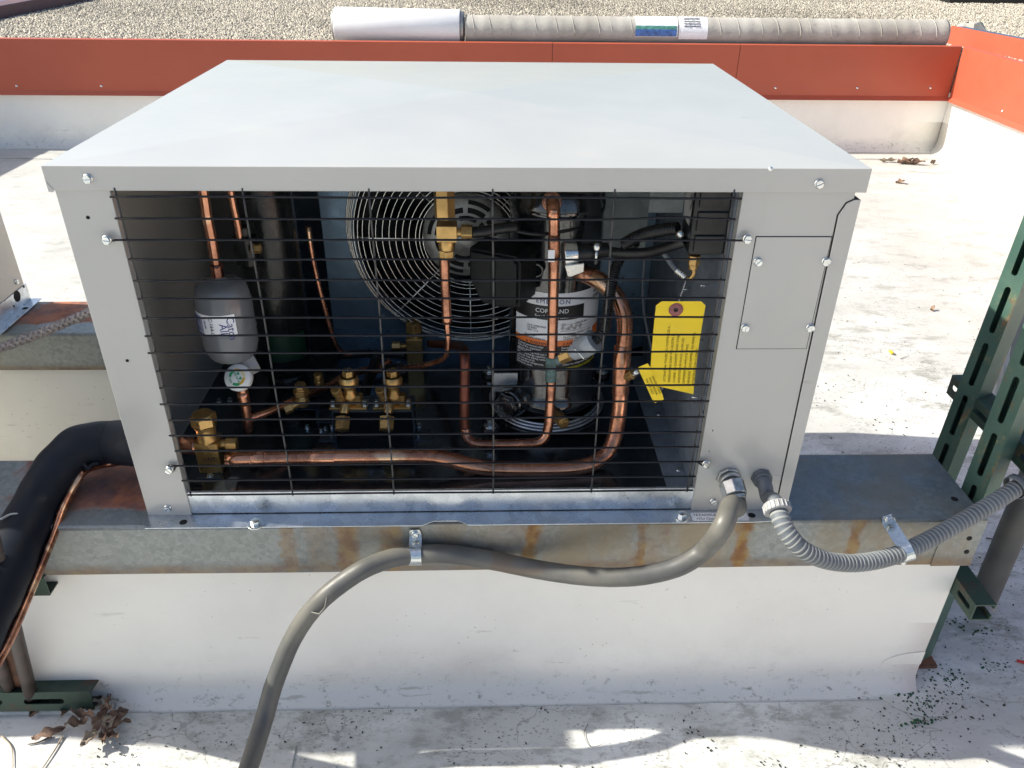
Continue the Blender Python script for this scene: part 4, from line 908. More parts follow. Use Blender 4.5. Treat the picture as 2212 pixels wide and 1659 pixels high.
# injection fitting hanging high in the middle, its pipe running down and left
fx = Y(963, 500, .15)
b = MB(); b.cyl(Y(961, 470, .15), Vector((Y(961, 470, .15).x-.0005, .15, .9865)), .0165, None, 6, False, True, .3)
b.build('hex_fitting', 'brass', cu, .001)
b = MB(); p0, p1 = Y(966, 517, .15), Y(965, 482, .15); b.box(p0.x-.0155, p0.x+.0155, .135, .165, p0.z, p1.z); b.cyl(Y(965, 538, .15), Y(965.5, 516, .15), .0130, None, 24); b.cyl(Y(964, 556, .15), Y(964.5, 539, .15), .0125, .0135, 6, False)
b.cyl(Y(980, 502, .15), Y(1000, 502, .15), .0065, None, 14); b.cyl(Y(996, 502, .15), Y(1020, 502, .15), .0125, None, 6, False)
b.build('tee_fitting', 'brass', cu, .0012)
pipe('flare_hose', [Y(1018, 502, .15), Y(1045, 500, .155), Y(1075, 494, .16), Y(1120, 490, .17)], .0085, 'black', 5, 14)
pipe('injection_pipe', [Y(960, 552, .15), Y(961, 600, .15), Y(963, 655, .15), Y(967, 715, .15), Y(968, 740, .152), Y(965, 765, .158), Y(950, 779, .17), Y(915, 789, .20), Y(880, 794, .23), Y(850, 797, .26), Y(800, 803, .31)], .0048, 'copper', 6, 14)
pipe('injection_pipe_upper', [Y(960, 550, .15), Y(961, 600, .15), Y(964, 660, .15), Y(966, 697, .15)], .0082, 'copper', 5, 16)
pipe('pipe_sleeve', [Y(868, 795, .24), Y(852, 797, .257), Y(835, 800, .27)], .0105, 'black', 5, 12)

# ---- compressor
kc = Vector((.684, .272, 0)); kr = .0795
cmp_ = MB(); z = ZF
cmp_.lathe([(0, z+.022), (.06, z+.022), (.083, z+.030), (.090, z+.045), (.088, z+.058), (.0815, z+.066), (kr, z+.072), (kr, .880), (kr+.0012, .882), (kr+.0012, .896), (kr-.001, .900), (.075, .930), (.058, .955), (.03, .968), (0, .972)], (kc.x, kc.y, 0), (0, 0, 1), 64)
comp = cmp_.build('compressor', 'gloss', cu)
b = MB(); b.box(kc.x-.128, kc.x+.128, kc.y-.112, kc.y+.112, z+.014, z+.0175); b.build('compressor_base_plate', 'gloss', comp, .001)
for sx, sy in ((-1, -1), (1, -1), (-1, 1), (1, 1)):
    p = Vector((kc.x+sx*.114, kc.y+sy*.098, z)); b = MB(); b.lathe([(.015, 0), (.016, .004), (.013, .010), (.016, .014)], p, (0, 0, 1), 24); b.lathe([(.017, .0176), (.017, .022), (.012, .026)], p, (0, 0, 1), 24); b.build('rubber_grommet', 'black', comp)
    b = MB(); b.lathe([(.0125, .026), (.0125, .0275), (.007, .0275)], p, (0, 0, 1), 24); b.cyl(p+Vector((0, 0, .0275)), p+Vector((0, 0, .0375)), .0080, None, 6, False, True, .2*sx); b.lathe([(.0066, .0375), (.0055, .0385), (0, .0388)], p, (0, 0, 1), 12); b.build('mounting_bolt', 'zinc', comp)
# welded front boss, sight port, plug
b = MB(); p = Y(1158, 583, kc.y-kr+.002); b.lathe([(.013, 0), (.013, .003), (.010, .004), (.008, .001), (0, .0)], p+Vector((-.0, 0, 0)), (-.2, -1, 0), 24); b.build('weld_plug', 'gloss', comp)
b = MB(); p = Y(1110, 862, .20); d_ = Vector((-.55, -1, .12)).normalized(); b.lathe([(.030, -.03), (.030, .006), (.026, .010), (.026, .024), (.023, .026)], p, d_, 32); b.cyl(p+d_*.022, p+d_*.034, .0235, None, 6, False); b.lathe([(.017, .034), (.0165, .037), (.013, .037), (.012, .033), (0, .033)], p, d_, 28); b.build('oil_sight_port', 'gloss', comp, .0006)
b = MB(); p = Y(1082, 833, .22); b.box(p.x-.014, p.x+.03, p.y-.004, p.y, p.z-.01, p.z+.028); b.build('earth_tab', 'galv', comp)
b = MB(); p = Y(1203, 905, .17); b.tube(smooth([Y(1190, 880, .192), Y(1196, 888, .178), Y(1204, 902, .165)], 5), .0085, 16); b.build('oil_stub', 'copper_dark', comp)
b = MB(); b.cyl(Y(1204, 898, .168), Y(1219, 915, .142), .0115, .0105, 16); b.cyl(Y(1219, 915, .142), Y(1220, 917, .139), .0078, None, 16); b.build('oil_valve', 'brass', comp, .001)
# crankcase heater band: three turns
for i in range(3):
    b = MB(); vs = []; R0 = .1015+.0; pts = []
    zc = Y(1165, 922, kc.y-.100).z+.0052*(1-i)*.8
    for k in range(41):
        t = R_(-116+k*(232)/40); r_ = .099+.0042*i
        pts.append(Vector((kc.x-.006+r_*math.sin(t), kc.y-r_*math.cos(t), zc+.018*(1-math.cos(t))*.25)))
    b.tube(pts, .0027, 8); b.build('heater_wire', 'chrome' if 0 else 'galv_clean', comp)
# terminal box with a sloping lid
tp = Y(1070, 600, .165); ang = R_(-28); Mx = Matrix.Translation(tp) @ Matrix.Rotation(ang, 4, 'Z')
b = MB(); b.prism([(-.044, .046), (.040, .046), (.048, .036), (.048, -.040), (.010, -.048), (-.022, -.046), (-.044, -.008)], .06, Mx @ Matrix.Translation((0, -.006, 0)))
b.prism([(-.040, .042), (.036, .042), (.043, .034), (.043, -.036), (.010, -.043), (-.020, -.041), (-.040, -.006)], .006, Mx @ Matrix.Translation((0, -.012, 0)))
b.box(-.002, .006, -.015, -.011, -.040, .038, Mx)
b.build('terminal_box', 'box_black', comp, .003)
# compressor labels
thL, thR = -1.02, 1.32
zl = lambda py: Y(1195, py, kc.y-kr).z
def clabel(th0, th1, y0_, y1_, mat, name, dr_=.0006): return wrap(kc.x, kc.y, kr+dr_, th0, th1, zl(y1_), zl(y0_), name, mat, comp, 26)
clabel(thL, thR, 634, 662, 'white', 'maker_label'); clabel(.62, thR, 662.2, 692, 'white', 'maker_label'); clabel(thL, .62, 662.2, 691, 'ink', 'maker_label')
clabel(thL, thR, 692.2, 736, 'white', 'rating_label'); clabel(thL, .95, 736.5, 748, 'orange', 'warning_strip'); clabel(.95, thR, 722, 748, 'orange', 'warning_strip', .0009)
clabel(thL, thR, 748.2, 802, 'ink', 'safety_label')
def ct(s_, h, th, py, mat, **k): text(s_, h, None, mat, comp, bend=cyl_bend(kc.x, kc.y, kr+.0009, th, zl(py)), **k)
ct('EMERSON', .0115, -.47, 657, 'ink_blue', space=1.25); ct('COPELAND', .0112, -.48, 677, 'white', space=1.0); ct('Scroll Compressor', .0080, -.49, 688, 'white')
ct('MAX OPER PRES\nHI. BARS\n28.8 / 21.8', .0048, -.66, 710, 'ink'); ct('OZ     L    VOLTS Hz\n67   1.98   PH 60\nV~ 200  220   50', .0050, .10, 703, 'ink', space=1.1); ct('SEE TERMINAL PROTECT. NOTE', .0042, .12, 724, 'ink')
ct('Do not use\nflammable refrigerant', .0044, -.72, 731, 'ink'); ct('Ne pas utiliser un\nrefrigerant inflammable', .0042, .15, 730, 'ink')
ct('WARNING', .0078, -.60, 747, 'ink'); ct('AVERTISSEMENT', .0070, .22, 746, 'ink')
ct('Trained personnel only!\nRisk of fire, explosion,\nelectric shock.', .0054, -.92, 754, 'white'); ct('Before servicing, lock-out and\ntagout. Discharge capacitor.\nRemoval. Use tubing cutter.\nDo not use torch.', .0054, -.94, 769, 'white'); ct('Use specified refrigerants,\nlubricants, parts.', .0054, -.95, 791, 'white')
ct('Personnel qualifie\nRisque d incendie', .0052, .12, 754, 'white'); ct('Utiliser les refrigerants, lubrifiants et', .0048, .16, 790, 'white'); ct('compressorsafety.com', .0088, .18, 799, 'yellow_print')
for th in (-.70, .14):
    ct('A', .0078, th, 747, 'ink')
for i in range(9):
    clabel(.90+.036*i, .90+.036*i+(.022 if i % 3 else .012), 638, 647, 'ink', 'barcode_bar', .0011); clabel(.90+.036*i, .90+.036*i+(.012 if i % 2 else .022), 652, 660, 'ink', 'barcode_bar', .0011)
for py in (702, 709, 716): clabel(.08, 1.25, py, py+.5, 'ink', 'rule_line', .0010)
# line plug: clear boot, brass hex, braided steel clamp valve
b = MB(); p0, p1 = Y(1203, 779, .125), Y(1214, 773, .118); b.cyl(p0, p1, .009, .0085, 14); b.build('switch_stub', plain('verdigris_stub', (.14, .19, .19), .6, .3, .4, 60), cu)
b = MB(); b.cyl(Y(1212, 775, .119), Y(1233, 766, .112), .0100, None, 6, False); b.cyl(Y(1233, 766, .112), Y(1238, 763, .110), .0085, None, 16); b.build('pressure_switch_nut', 'brass', cu, .0006)
b = MB(); a_, c_ = Y(1236, 764, .111), Y(1284, 735, .098); b.cyl(a_, a_.lerp(c_, .35), .012, .016, 20); b.cyl(a_.lerp(c_, .35), c_, .0185, .0195, 24); q = b.build('plug_boot', 'clear', cu, .001)
pipe('retaining_clip', [Y(1240, 752, .088), Y(1252, 764, .082), Y(1262, 776, .080)], .0016, 'zinc', 4, 8)
def corr(name, pts, r, pitch=.0042, amp=.0014, mat='black', par=cu):
    c = smooth(pts, 40); L = 0; prev = c[0]; q = [c[0]]; rs = [r]; st = pitch/4
    out = [c[0]]; acc = 0
    for k in range(1, len(c)):
        seg_ = (c[k]-c[k-1]).length; L += seg_
        while L >= st*len(out): 
            out.append(c[k]-(c[k]-c[k-1])*((L-st*len(out))/max(seg_, 1e-9)))
    rs = [r+amp*math.cos(2*math.pi*i/4) for i in range(len(out))]
    b = MB(); b.tube(out, rs, 12); return b.build(name, mat, par)
corr('corrugated_sleeve', [Y(1282, 737, .10), Y(1298, 722, .105), Y(1308, 700, .12), Y(1314, 660, .14), Y(1320, 620, .16), Y(1328, 585, .175), Y(1338, 560, .18), Y(1352, 540, .175), Y(1372, 522, .16)], .0085)
corr('corrugated_sleeve', [Y(1348, 527, .12), Y(1375, 512, .11), Y(1400, 503, .10), Y(1435, 496, .08), Y(1466, 493, .065)], .0085)
pipe('power_cable', [Y(1278, 536, .15), Y(1310, 543, .14), Y(1350, 547, .12), Y(1395, 546, .10), Y(1430, 538, .08), Y(1462, 528, .062), Y(1480, 520, .055)], .0080, 'black', 6, 14)
pipe('power_cable', [Y(1080, 487, .18), Y(1120, 500, .165), Y(1165, 506, .158), Y(1215, 500, .165), Y(1260, 490, .18)], .0028, 'black', 6, 10)
# steel clamp block on the discharge pipe
b = MB(); c0_ = Y(1232, 548, .135); d_ = Vector((1, .12, .06)).normalized(); b.cyl(c0_-d_*.012, c0_+d_*.010, .020, .019, 28); b.build('clamp_drum', 'zinc', cu, .002)
b = MB(); m_ = mframe(c0_, d_, (0, 0, 1)); b.cyl(c0_+d_*.010, c0_+d_*.060, .0135, .0115, 20); b.build('sensor_body', 'black', cu, .001)
b = MB(); b.prism([(-.013, -.014), (-.008, -.030), (-.003, -.030), (.016, -.022), (.016, -.008), (-.013, -.012)], .004, Matrix.Translation(c0_+Vector((.004, -.020, 0)))); b.build('clamp_plate', plain('satin_steel', (.78, .76, .70), .3, .6), cu, .0008)
b = MB(); p = Y(1196, 548, .1195); b.box(p.x-.0085, p.x+.0015, p.y-.0008, p.y, p.z-.013, p.z+.006); b.build('foil_band', 'white', cu)
b = MB(); p = Y(1289, 541, .12); b.lathe([(.0055, .002), (.006, .008), (.0045, .011), (0, .012)], p, (0, 0, 1), 14); b.cyl(p+Vector((0, 0, .002)), p+Vector((0, 0, -.022)), .0026, None, 10); b.build('clamp_screw', 'zinc', cu)
# galvanised brace plate and black corner column behind
b = MB(); p0, p1 = Y(1308, 420, .45), Y(1385, 560, .45); b.box(p0.x, p0.x+.085, .448, .4495, p1.z+.02, .985); b.build('brace_plate', 'brace', cu)
b = MB(); b.box(XW-.060, XW-.0005, .30, .3015, .86, .985); b.build('brace_plate', 'brace', cu)
pipe('sensor_cable', [Y(1392, 560, .2), Y(1388, 620, .2), Y(1392, 680, .19), Y(1404, 740, .17), Y(1418, 790, .15), Y(1432, 825, .12), Y(1430, 840, .1)], .0022, 'pvc', 5, 8)
# schrader port on the suction riser
b = MB(); b.cyl(Y(1352, 815, .118), Y(1368, 808, .110), .0075, .0085, 6, False); b.build('access_port', 'brass', cu, .0006)
b = MB(); b.cyl(Y(1367, 809, .111), Y(1379, 801, .105), .0048, None, 12)
for k in range(5): q = Y(1367+2.6*k, 809-1.7*k, .111-.0013*k); b.cyl(q, q+Vector((.0006, 0, .0004)), .0058, None, 12)
b.build('port_thread', 'zinc', cu)
# pressure control box, upper right
bx = MB(); bx.box(.850, .902, .030, .085, .888, .9855); cb = bx.build('control_box', 'black', cu, .004, None, 3)
for z0_, z1_ in ((.958, .982), (.924, .952), (.893, .918)):
    b = MB(); b.box(.856, .8985, .0265, .0295, z0_, z1_); b.build('box_rib', 'black', cb, .002)
b = MB(); b.add([(.8492, .038, .985), (.8492, .038, .9230), (.8492, .058, .905+.032), (.8492, .058, .985)], [(0, 1, 2, 3)]); 
b = MB(); Xl = .8494
q = [PX(1497, 420, Xl), PX(1487, 499, Xl), PX(1477, 472, Xl), PX(1483, 420, Xl)]; 
b = MB(); xf = .0262
fl_ = [Y(1481, 415, .03), Y(1500, 415, .03), Y(1491, 494, .03), Y(1477, 468, .03)]
b = MB(); b.add([PX(1500, 412, Xl), PX(1492, 470, Xl), PX(1489, 490, Xl), PX(1476, 464, Xl), PX(1482, 412, Xl)], [(0, 1, 2, 3, 4), (4, 3, 2, 1, 0)]); b.build('box_label', 'pvc_light', cb)
bb_ = MB(); bb_.box(.8475, .8492, .030, .30, .885, .9855) if 0 else None
p = PX(1488, 470, Xl-.001); text('HIGH-SET', .006, mframe(p, (0, -.6, -1), (0, -1, .6)), 'ink', cb)
p = PX(1492, 436, Xl-.001); b = MB()
for sc_, mt__ in ((.0085, 'ink'), (.0060, 'pvc_light')):
    b = MB(); dx = -.0003 if mt__ != 'ink' else 0; b.add([(Xl-.0006+dx, p.y+.9*sc_*c_, p.z+1.5*sc_*s_2) for c_, s_2 in ((1, 0), (0, 1), (-1, 0), (0, -1))], [(0, 1, 2, 3), (3, 2, 1, 0)]); b.build('label_emblem', mt__, cb)
b = MB(); p = Y(1470, 505, .06); b.lathe([(.006, 0), (.0065, .003), (.005, .006), (0, .007)], p, (-.4, -1, 0), 14); b.build('screw', 'zinc', cu)
p = Y(1500, 556, .05); b = MB(); b.cyl(p+Vector((0, 0, .004)), p+Vector((0, 0, -.010)), .0095, None, 6, False, True, .5); b.cyl(p+Vector((0, 0, -.010)), p+Vector((0, 0, -.018)), .0070, None, 18); b.build('control_nut', 'brass', cu, .0008)
p2_ = Y(1499, 580, .05); pipe('brass_tail', [p2_, Y(1498, 592, .05), Y(1490, 602, .052), Y(1482, 601, .053)], .0032, 'brass', 5, 10)
pipe('capillary_hose', [Y(1420, 540-10, .09), Y(1438, 552, .08), Y(1452, 572, .07), Y(1466, 587, .06), Y(1482, 600, .053)], .0045, 'pvc', 5, 12)
corr('hose_spring', [Y(1462, 584, .062), Y(1472, 592, .057), Y(1480, 599, .054)], .0055, .003, .001, 'chrome')
# ================================================================== things hanging on or fixed to the unit
def card(name, poly, y, mat, parent, bend=None, t=.0004):
    b = MB(); n = len(poly); b.add([(x, y, z) for x, z in poly]+[(x, y+t, z) for x, z in poly], [tuple(range(n)), tuple(reversed(range(n, 2*n)))]+[(i, n+i, n+(i+1) % n, (i+1) % n) for i in range(n)])
    return b.build(name, mat, parent)
ty = .0165
P_ = lambda px, py, y=ty: (PY(px, py, y).x, PY(px, py, y).z)
tg = thing('yellow_tag', 'large yellow hanging tag with French lettering and a red washer, inside the guard', 'tag', PY(1460, 840, ty))
xl_, xr_ = P_(1408, 740)[0], P_(1512, 740)[0]
zt1 = P_(1460, 651)[1]; zb1 = P_(1420, 832)[1]; zb2 = P_(1508, 852)[1]
cc = .0065
# sheet curved a little along its height and torn off slanting at the foot
NX, NZ = 10, 14; b = MB(); vs = []
for k in range(NZ+1):
    f = k/NZ
    for i in range(NX+1):
        g = i/NX; x = xl_+(xr_-xl_)*g
        top = zt1-cc*max(0, 1-g*(xr_-xl_)/cc)-cc*max(0, 1-(1-g)*(xr_-xl_)/cc) if i in (0, NX) else zt1
        bot = zb1+(zb2-zb1)*max(0, (g-.12)/.88)
        z = top+(bot-top)*f; vs.append((x+.004*f*f*(1-.5*g), ty+.004*math.sin(f*2.6)*(.3+g)-.002*f, z))
b.add(vs, [(k*(NX+1)+i, (k+1)*(NX+1)+i, (k+1)*(NX+1)+i+1, k*(NX+1)+i+1) for k in range(NZ) for i in range(NX)], True)
def tagsurf(x, z):
    g = (x-xl_)/(xr_-xl_); bot = zb1+(zb2-zb1)*max(0, (g-.12)/.88); f = min(1, max(0, (zt1-z)/(zt1-bot)))
    return Vector((x+.004*f*f*(1-.5*g), ty+.004*math.sin(f*2.6)*(.3+g)-.002*f, z))
b.build('card', 'yellow', tg)
gp = P_(1460, 669); b = MB(); q = tagsurf(*gp)
b.lathe([(.0032, .0012), (.0105, .0012), (.0105, 0)], q, (0, -1, 0), 28); b.build('washer', 'grommet', tg)
b = MB(); b.cyl(q+Vector((0, -.0013, 0)), q+Vector((0, -.0016, 0)), .0032, None, 16); b.build('eyelet_hole', 'hole', tg)
lines = ['ATTENTION: TOURS LES CONTROLES A', 'PRESSION NE SONT PAS AJUSTES A', "L'USINE. ILS DOIVENT DONC ETRE", 'ADJUSTES SUR PLACE SELON LES', 'DIFFERENTES APPLICATIONS.', 'VEUILLEZ VOUS REFFRER AU MANUEL', "D'INSTRUCTION CI JOINT."]
for i, s_ in enumerate(lines):
    x0_, z0_ = P_(1433+10.8*i, 824+i*1.2)
    text(s_, .0051, None, 'ink_brown', tg, bend=lambda v, x0_=x0_, z0_=z0_: tagsurf(x0_-v.y, z0_+v.x)+Vector((0, -.0004, 0)), space=1.02)
x0_, z0_ = P_(1510-4, 838); text('105 240', .003, None, 'ink_brown', tg, bend=lambda v: tagsurf(x0_-v.y, z0_+v.x)+Vector((0, -.0004, 0)))
b = MB(); w0 = PY(1482, 604, .046); w1 = Vector((q.x, q.y-.002, q.z+.001))
for ph in (0, math.pi):
    pts = []
    for k in range(61):
        f = k/60; c_ = w0.lerp(w1, f); rr_ = .0014*math.sin(math.pi*min(1, f*1.2)); pts.append(c_+Vector((rr_*math.cos(f*38+ph), rr_*math.sin(f*38+ph), 0)))
    b.tube(pts, .0005, 6)
b.build('twisted_tie', 'chrome', tg)
st_ = thing('small_yellow_tag', 'small slanting yellow tag hanging by the thick copper riser', 'tag', PY(1425, 870, .09))
o = PY(1389, 789, .0135); ud = (PY(1425, 869, .0125)-o); L_ = ud.length; ud.normalize(); sd2 = Vector((.80, 0, .42)); sd2 = (sd2-ud*sd2.dot(ud)).normalized()
wd_ = .0175; b = MB(); vs = []
for k in range(9):
    f = k/8
    for i in range(2): vs.append(o+ud*(L_*f)+sd2*(wd_*(i-.5))*(1 if 0 < k < 8 else .86)+Vector((0, .003*math.sin(f*1.8), 0)))
b.add(vs, [(k*2, (k+1)*2, (k+1)*2+1, k*2+1) for k in range(8)], True); b.build('card', 'yellow', st_)
nn_ = ud.cross(sd2)
for i, s_ in enumerate(('SHRADER FITTING', 'WITH DEPRESSOR,', 'THIS END ONLY')):
    def bf(v, i=i):
        f = (L_*.32+v.x)/L_; return o+ud*(L_*.34+v.x)+sd2*(wd_*.5-.0052*(i+.75)+v.y)+Vector((0, .003*math.sin(f*1.8)-.0006, 0))
    text(s_, .0043, None, 'ink_brown', st_, bend=bf)
pipe('tie_wire', [PY(1420, 700, .13), PY(1436, 750, .12), PY(1434, 775, .11), PY(1412, 788, .06), PY(1392, 790, .014)], .0007, 'pvc', 6, 6, par=st_)

# conduits --------------------------------------------------------------
c1 = thing('liquidtight_conduit', 'smooth grey flexible conduit looping from the steel hex connector to the roof', 'conduit', PD(560, 1659, .86))
n0 = PY(1573, 1030, .0028)
b = MB(); b.cyl(n0, n0+Vector((0, -.007, 0)), .0205, None, 8, False, True, .2); b.cyl(n0+Vector((.0005, -.007, 0)), n0+Vector((.001, -.014, -.001)), .0175, None, 24); b.cyl(n0+Vector((.001, -.014, -.001)), n0+Vector((.004, -.034, -.012)), .0210, .0200, 8, False, True, .25); b.cyl(n0+Vector((.004, -.034, -.012)), n0+Vector((.005, -.039, -.016)), .0178, .0165, 24)
b.build('hex_connector', plain('cast_zinc', (.50, .51, .50), .34, .85, .25, 80, .15), c1, .0015)
path = [n0+Vector((.003, -.030, -.010)), n0+Vector((.005, -.048, -.024)), PD(1579, 1092, 1.215), PD(1560, 1140, 1.18), PY(1525, 1185, -.088), PY(1470, 1222, -.092), PY(1400, 1241, -.090), PY(1330, 1247, -.083), PY(1250, 1243, -.071), PY(1160, 1230, -.054), PY(1070, 1212, -.041), PY(990, 1199, -.039), PY(940, 1196, -.039), PY(898, 1198, -.040), PY(850, 1205, -.050), PY(790, 1227, -.068), PY(735, 1262, -.083), PY(690, 1300, -.094), PY(655, 1342, -.100), PY(628, 1388, -.106), PY(606, 1440, -.113), PY(588, 1490, -.127), PY(573, 1545, -.152), PY(556, 1600, -.190), PY(535, 1665, -.245), PY(508, 1740, -.31), PY(470, 1830, -.38)]
cpath = smooth(path, 6); b = MB(); b.tube(cpath, [.0156+.0001*math.sin(i*2.1) for i in range(len(cpath))], 24); b.build('hose', 'conduit', c1)
last = cpath[-1]
pipe('hose_run', [last, last+Vector((-.01, -.02, -.03)), Vector((last.x-.04, last.y-.05, max(.03, last.z*.4))), Vector((last.x-.10, last.y-.07, .019)), Vector((last.x-.3, last.y-.02, .018)), Vector((last.x-.9, last.y-.05, .018))], .0150, 'conduit', 8, 20, par=c1)
kf = PD(690, 1308, 1.118)
b = MB(); b.tube([PY(672, 1322, -.112), PY(690, 1327, -.114), PY(703, 1312, -.110), PY(706, 1290, -.105)], [.0008, .0018, .0022, .0008], 6); b.build('torn_jacket', 'conduit', c1)
def strap(cx_py, hose_c, tang, up, r, label, mat='zinc', tab=.03):
    t = thing('conduit_strap', label, 'strap', hose_c)
    tn = Vector(tang).normalized(); upv = Vector(up); upv = (upv-tn*upv.dot(tn)).normalized(); outv = Vector((0, -1, 0)); outv = (outv-tn*outv.dot(tn)-upv*outv.dot(upv)).normalized()
    w_ = .0105; b = MB(); prof = []
    yb_ = hose_c.y+.0 
    dist = (-.0245-hose_c.y)   # from hose centre back to the beam face
    for k in range(13):
        a_ = R_(-85+k*14.6); prof.append(outv*(r*math.cos(a_))+upv*(r*math.sin(a_)))
    top = prof[-1]; back = -outv*(dist) 
    prof += [back+upv*(r+.002), back+upv*(r+.004+tab*.4), back+upv*(r+tab)]
    prof = [back+upv*(-r-.001)*1.0]+prof if mat == 'zinc' and tab < .0 else prof
    vs = []; th = .0011; n = len(prof)
    for i, p in enumerate(prof):
        d_ = (prof[min(i+1, n-1)]-prof[max(0, i-1)]).normalized(); nr = tn.cross(d_)
        ww = w_*(.75 if i == n-1 else 1)
        for s_, o_ in ((-1, 0), (1, 0), (1, th), (-1, th)): vs.append(hose_c+p+tn*ww*s_+nr*o_)
    b.add(vs, [(i*4+k, i*4+(k+1) % 4, (i+1)*4+(k+1) % 4, (i+1)*4+k) for i in range(n-1) for k in range(4)]+[(0, 1, 2, 3), (n*4-1, n*4-2, n*4-3, n*4-4)], False)
    b.build('band', mat, t, .0003)
    s0 = hose_c+back+upv*(r+tab*.62)+Vector((0, -.0016, 0)); place(SCR, 'screw', t, s0, (0, R_(40), 0)); return t
strap(None, PY(898, 1198, -.040), (1, 0, .02), (0, 0, 1), .0162, 'shiny one-hole strap holding the smooth conduit at the middle of the beam', tab=.024)
c2 = thing('corrugated_conduit', 'ribbed grey flexible conduit sweeping from the angled fitting to the upper right', 'conduit', PY(1800, 1213, -.05))
n1 = PY(1644, 1030, .0028); b = MB(); b.cyl(n1, n1+Vector((0, -.007, 0)), .0170, None, 8, False, True, .2); b.cyl(n1+Vector((0, -.007, 0)), n1+Vector((.0005, -.012, 0)), .0150, None, 24)
b.tube(smooth([n1+Vector((0, -.010, 0)), n1+Vector((.001, -.022, -.004)), n1+Vector((.005, -.031, -.018)), PD(1672, 1080, 1.235), PD(1678, 1092, 1.228)], 5), .0118, 20); b.build('angle_fitting', 'pvc', c2, .0008)
ra, rb = PD(1676, 1089, 1.23), PD(1681, 1106, 1.222); b = MB(); b.cyl(ra, rb, .0200, .0205, 28); 
for k in range(20):
    a_ = 2*math.pi*k/20; ax_ = (rb-ra).normalized(); u_ = ax_.orthogonal().normalized(); v_ = ax_.cross(u_); q = (ra.lerp(rb, .1)+(u_*math.cos(a_)+v_*math.sin(a_))*.0205); b.cyl(q, q+ax_*(rb-ra).length*.85, .0013, None, 6)
b.lathe([(.0150, -.001), (.0185, -.001), (.0200, 0)], ra, -(rb-ra), 28); b.build('ring_nut', 'pvc_light', c2, .0006)
path2 = [PD(1680, 1100, 1.225), PD(1688, 1125, 1.215), PD(1704, 1155, 1.21), PD(1730, 1184, 1.212), PD(1765, 1204, 1.22), PD(1805, 1214, 1.235), PD(1850, 1216, 1.25), PD(1900, 1209, 1.268), PD(1950, 1193, 1.285), PD(2010, 1164, 1.30), PD(2070, 1131, 1.31), PD(2130, 1096, 1.32), PD(2185, 1061, 1.33), PD(2240, 1030, 1.345), PD(2330, 985, 1.37), PD(2450, 930, 1.4)]
cp2 = smooth(path2, 24)
out = [cp2[0]]; Ls = 0
for k in range(1, len(cp2)):
    sg_ = (cp2[k]-cp2[k-1]).length; Ls += sg_
    while Ls >= .0012*len(out): out.append(cp2[k]-(cp2[k]-cp2[k-1])*((Ls-.0012*len(out))/max(sg_, 1e-9)))
b = MB(); b.tube(out, [.0138+.00025*math.cos(2*math.pi*i/7) for i in range(len(out))], 18); b.build('hose', 'pvc', c2)
b = MB(); i = 3
while i < len(out)-4:
    c_ = out[int(i)]; t_ = (out[int(i)+1]-out[int(i)-1]).normalized(); u_ = t_.orthogonal().normalized(); v_ = t_.cross(u_); vs = []
    m_ = len(b.v)
    for s_ in range(18):
        a_ = 2*math.pi*s_/18; dr_ = u_*math.cos(a_)+v_*math.sin(a_)
        # helical lie: the rib leans along the hose
        for d_, r_ in ((-.0018, .0138), (-.0012, .0143), (.0012, .0143), (.0018, .0138)): vs.append(c_+dr_*r_+t_*(d_+.0022*math.sin(a_)))
    b.add(vs, [(s_*4+k, s_*4+k+1, ((s_+1) % 18)*4+k+1, ((s_+1) % 18)*4+k) for s_ in range(18) for k in range(3)], True)
    i += 6.4
b.build('rib', 'rib', c2, kind='stuff')
strap(None, PD(1954, 1191, 1.286), (1, 0, .45), (-.35, 0, 1), .0156, 'shiny strap with two screws holding the ribbed conduit near the beam end', tab=.022)
p = PY(1950, 1211, -.0255); place(SCR, 'screw', bpy.data.objects['conduit_strap.001'], p)

# insulated suction line and the thin copper line on the left ---------------
ins = thing('insulated_pipe', 'thick black foam-insulated pipe curving out of the unit side down to the lower left', 'pipe', PD(60, 1150, 1.15))
pth = [Vector((.020, OUT.y, OUT.z)), Vector((-.02, OUT.y, OUT.z)), PD(250, 955, 1.375), PD(212, 957, 1.365), PD(170, 968, 1.355), PD(135, 1000, 1.345), PD(105, 1045, 1.33), PD(72, 1105, 1.30), PD(40, 1170, 1.25), PD(8, 1240, 1.19), PD(-30, 1320, 1.13), PD(-80, 1420, 1.07), PD(-200, 1600, 1.0)]
cpi = smooth(pth, 8); b = MB(); b.tube(cpi, [.0375+.0012*math.sin(i*.55)*math.sin(i*.13) for i in range(len(cpi))], 32); b.build('foam_sleeve', 'rubber', ins)
b = MB(); b.tube(smooth([PD(160, 1012, 1.33), PD(178, 1001, 1.335), PD(190, 1012, 1.335), PD(200, 1003, 1.34), PD(214, 1000, 1.345)], 5), [.004]*21, 8); b.build('open_seam', 'rubber', ins)
b = MB(); b.tube(smooth([PD(0, 1122, 1.235), PD(28, 1110, 1.245), PD(60, 1116, 1.255), PD(80, 1130, 1.262)], 5), .0018, 6); b.build('glue_line', 'foil', ins)
cl = thing('copper_line', 'thin bare copper line running beside the black insulated pipe', 'pipe', PD(60, 1290, 1.1))
pc = [Vector((.020, OUT.y+.028, OUT.z-.045)), Vector((-.03, OUT.y+.026, OUT.z-.047)), PD(245, 1000, 1.39), PD(205, 1008, 1.37), PD(180, 1020, 1.345), PD(158, 1055, 1.33), PD(133, 1108, 1.30), PD(112, 1166, 1.27), PD(68, 1272, 1.20), PD(26, 1370, 1.13), PD(-10, 1440, 1.08), PD(-80, 1570, 1.02)]
b = MB(); b.tube(smooth(pc, 8), .0066, 14); b.build('tube', 'copper_dark', cl)
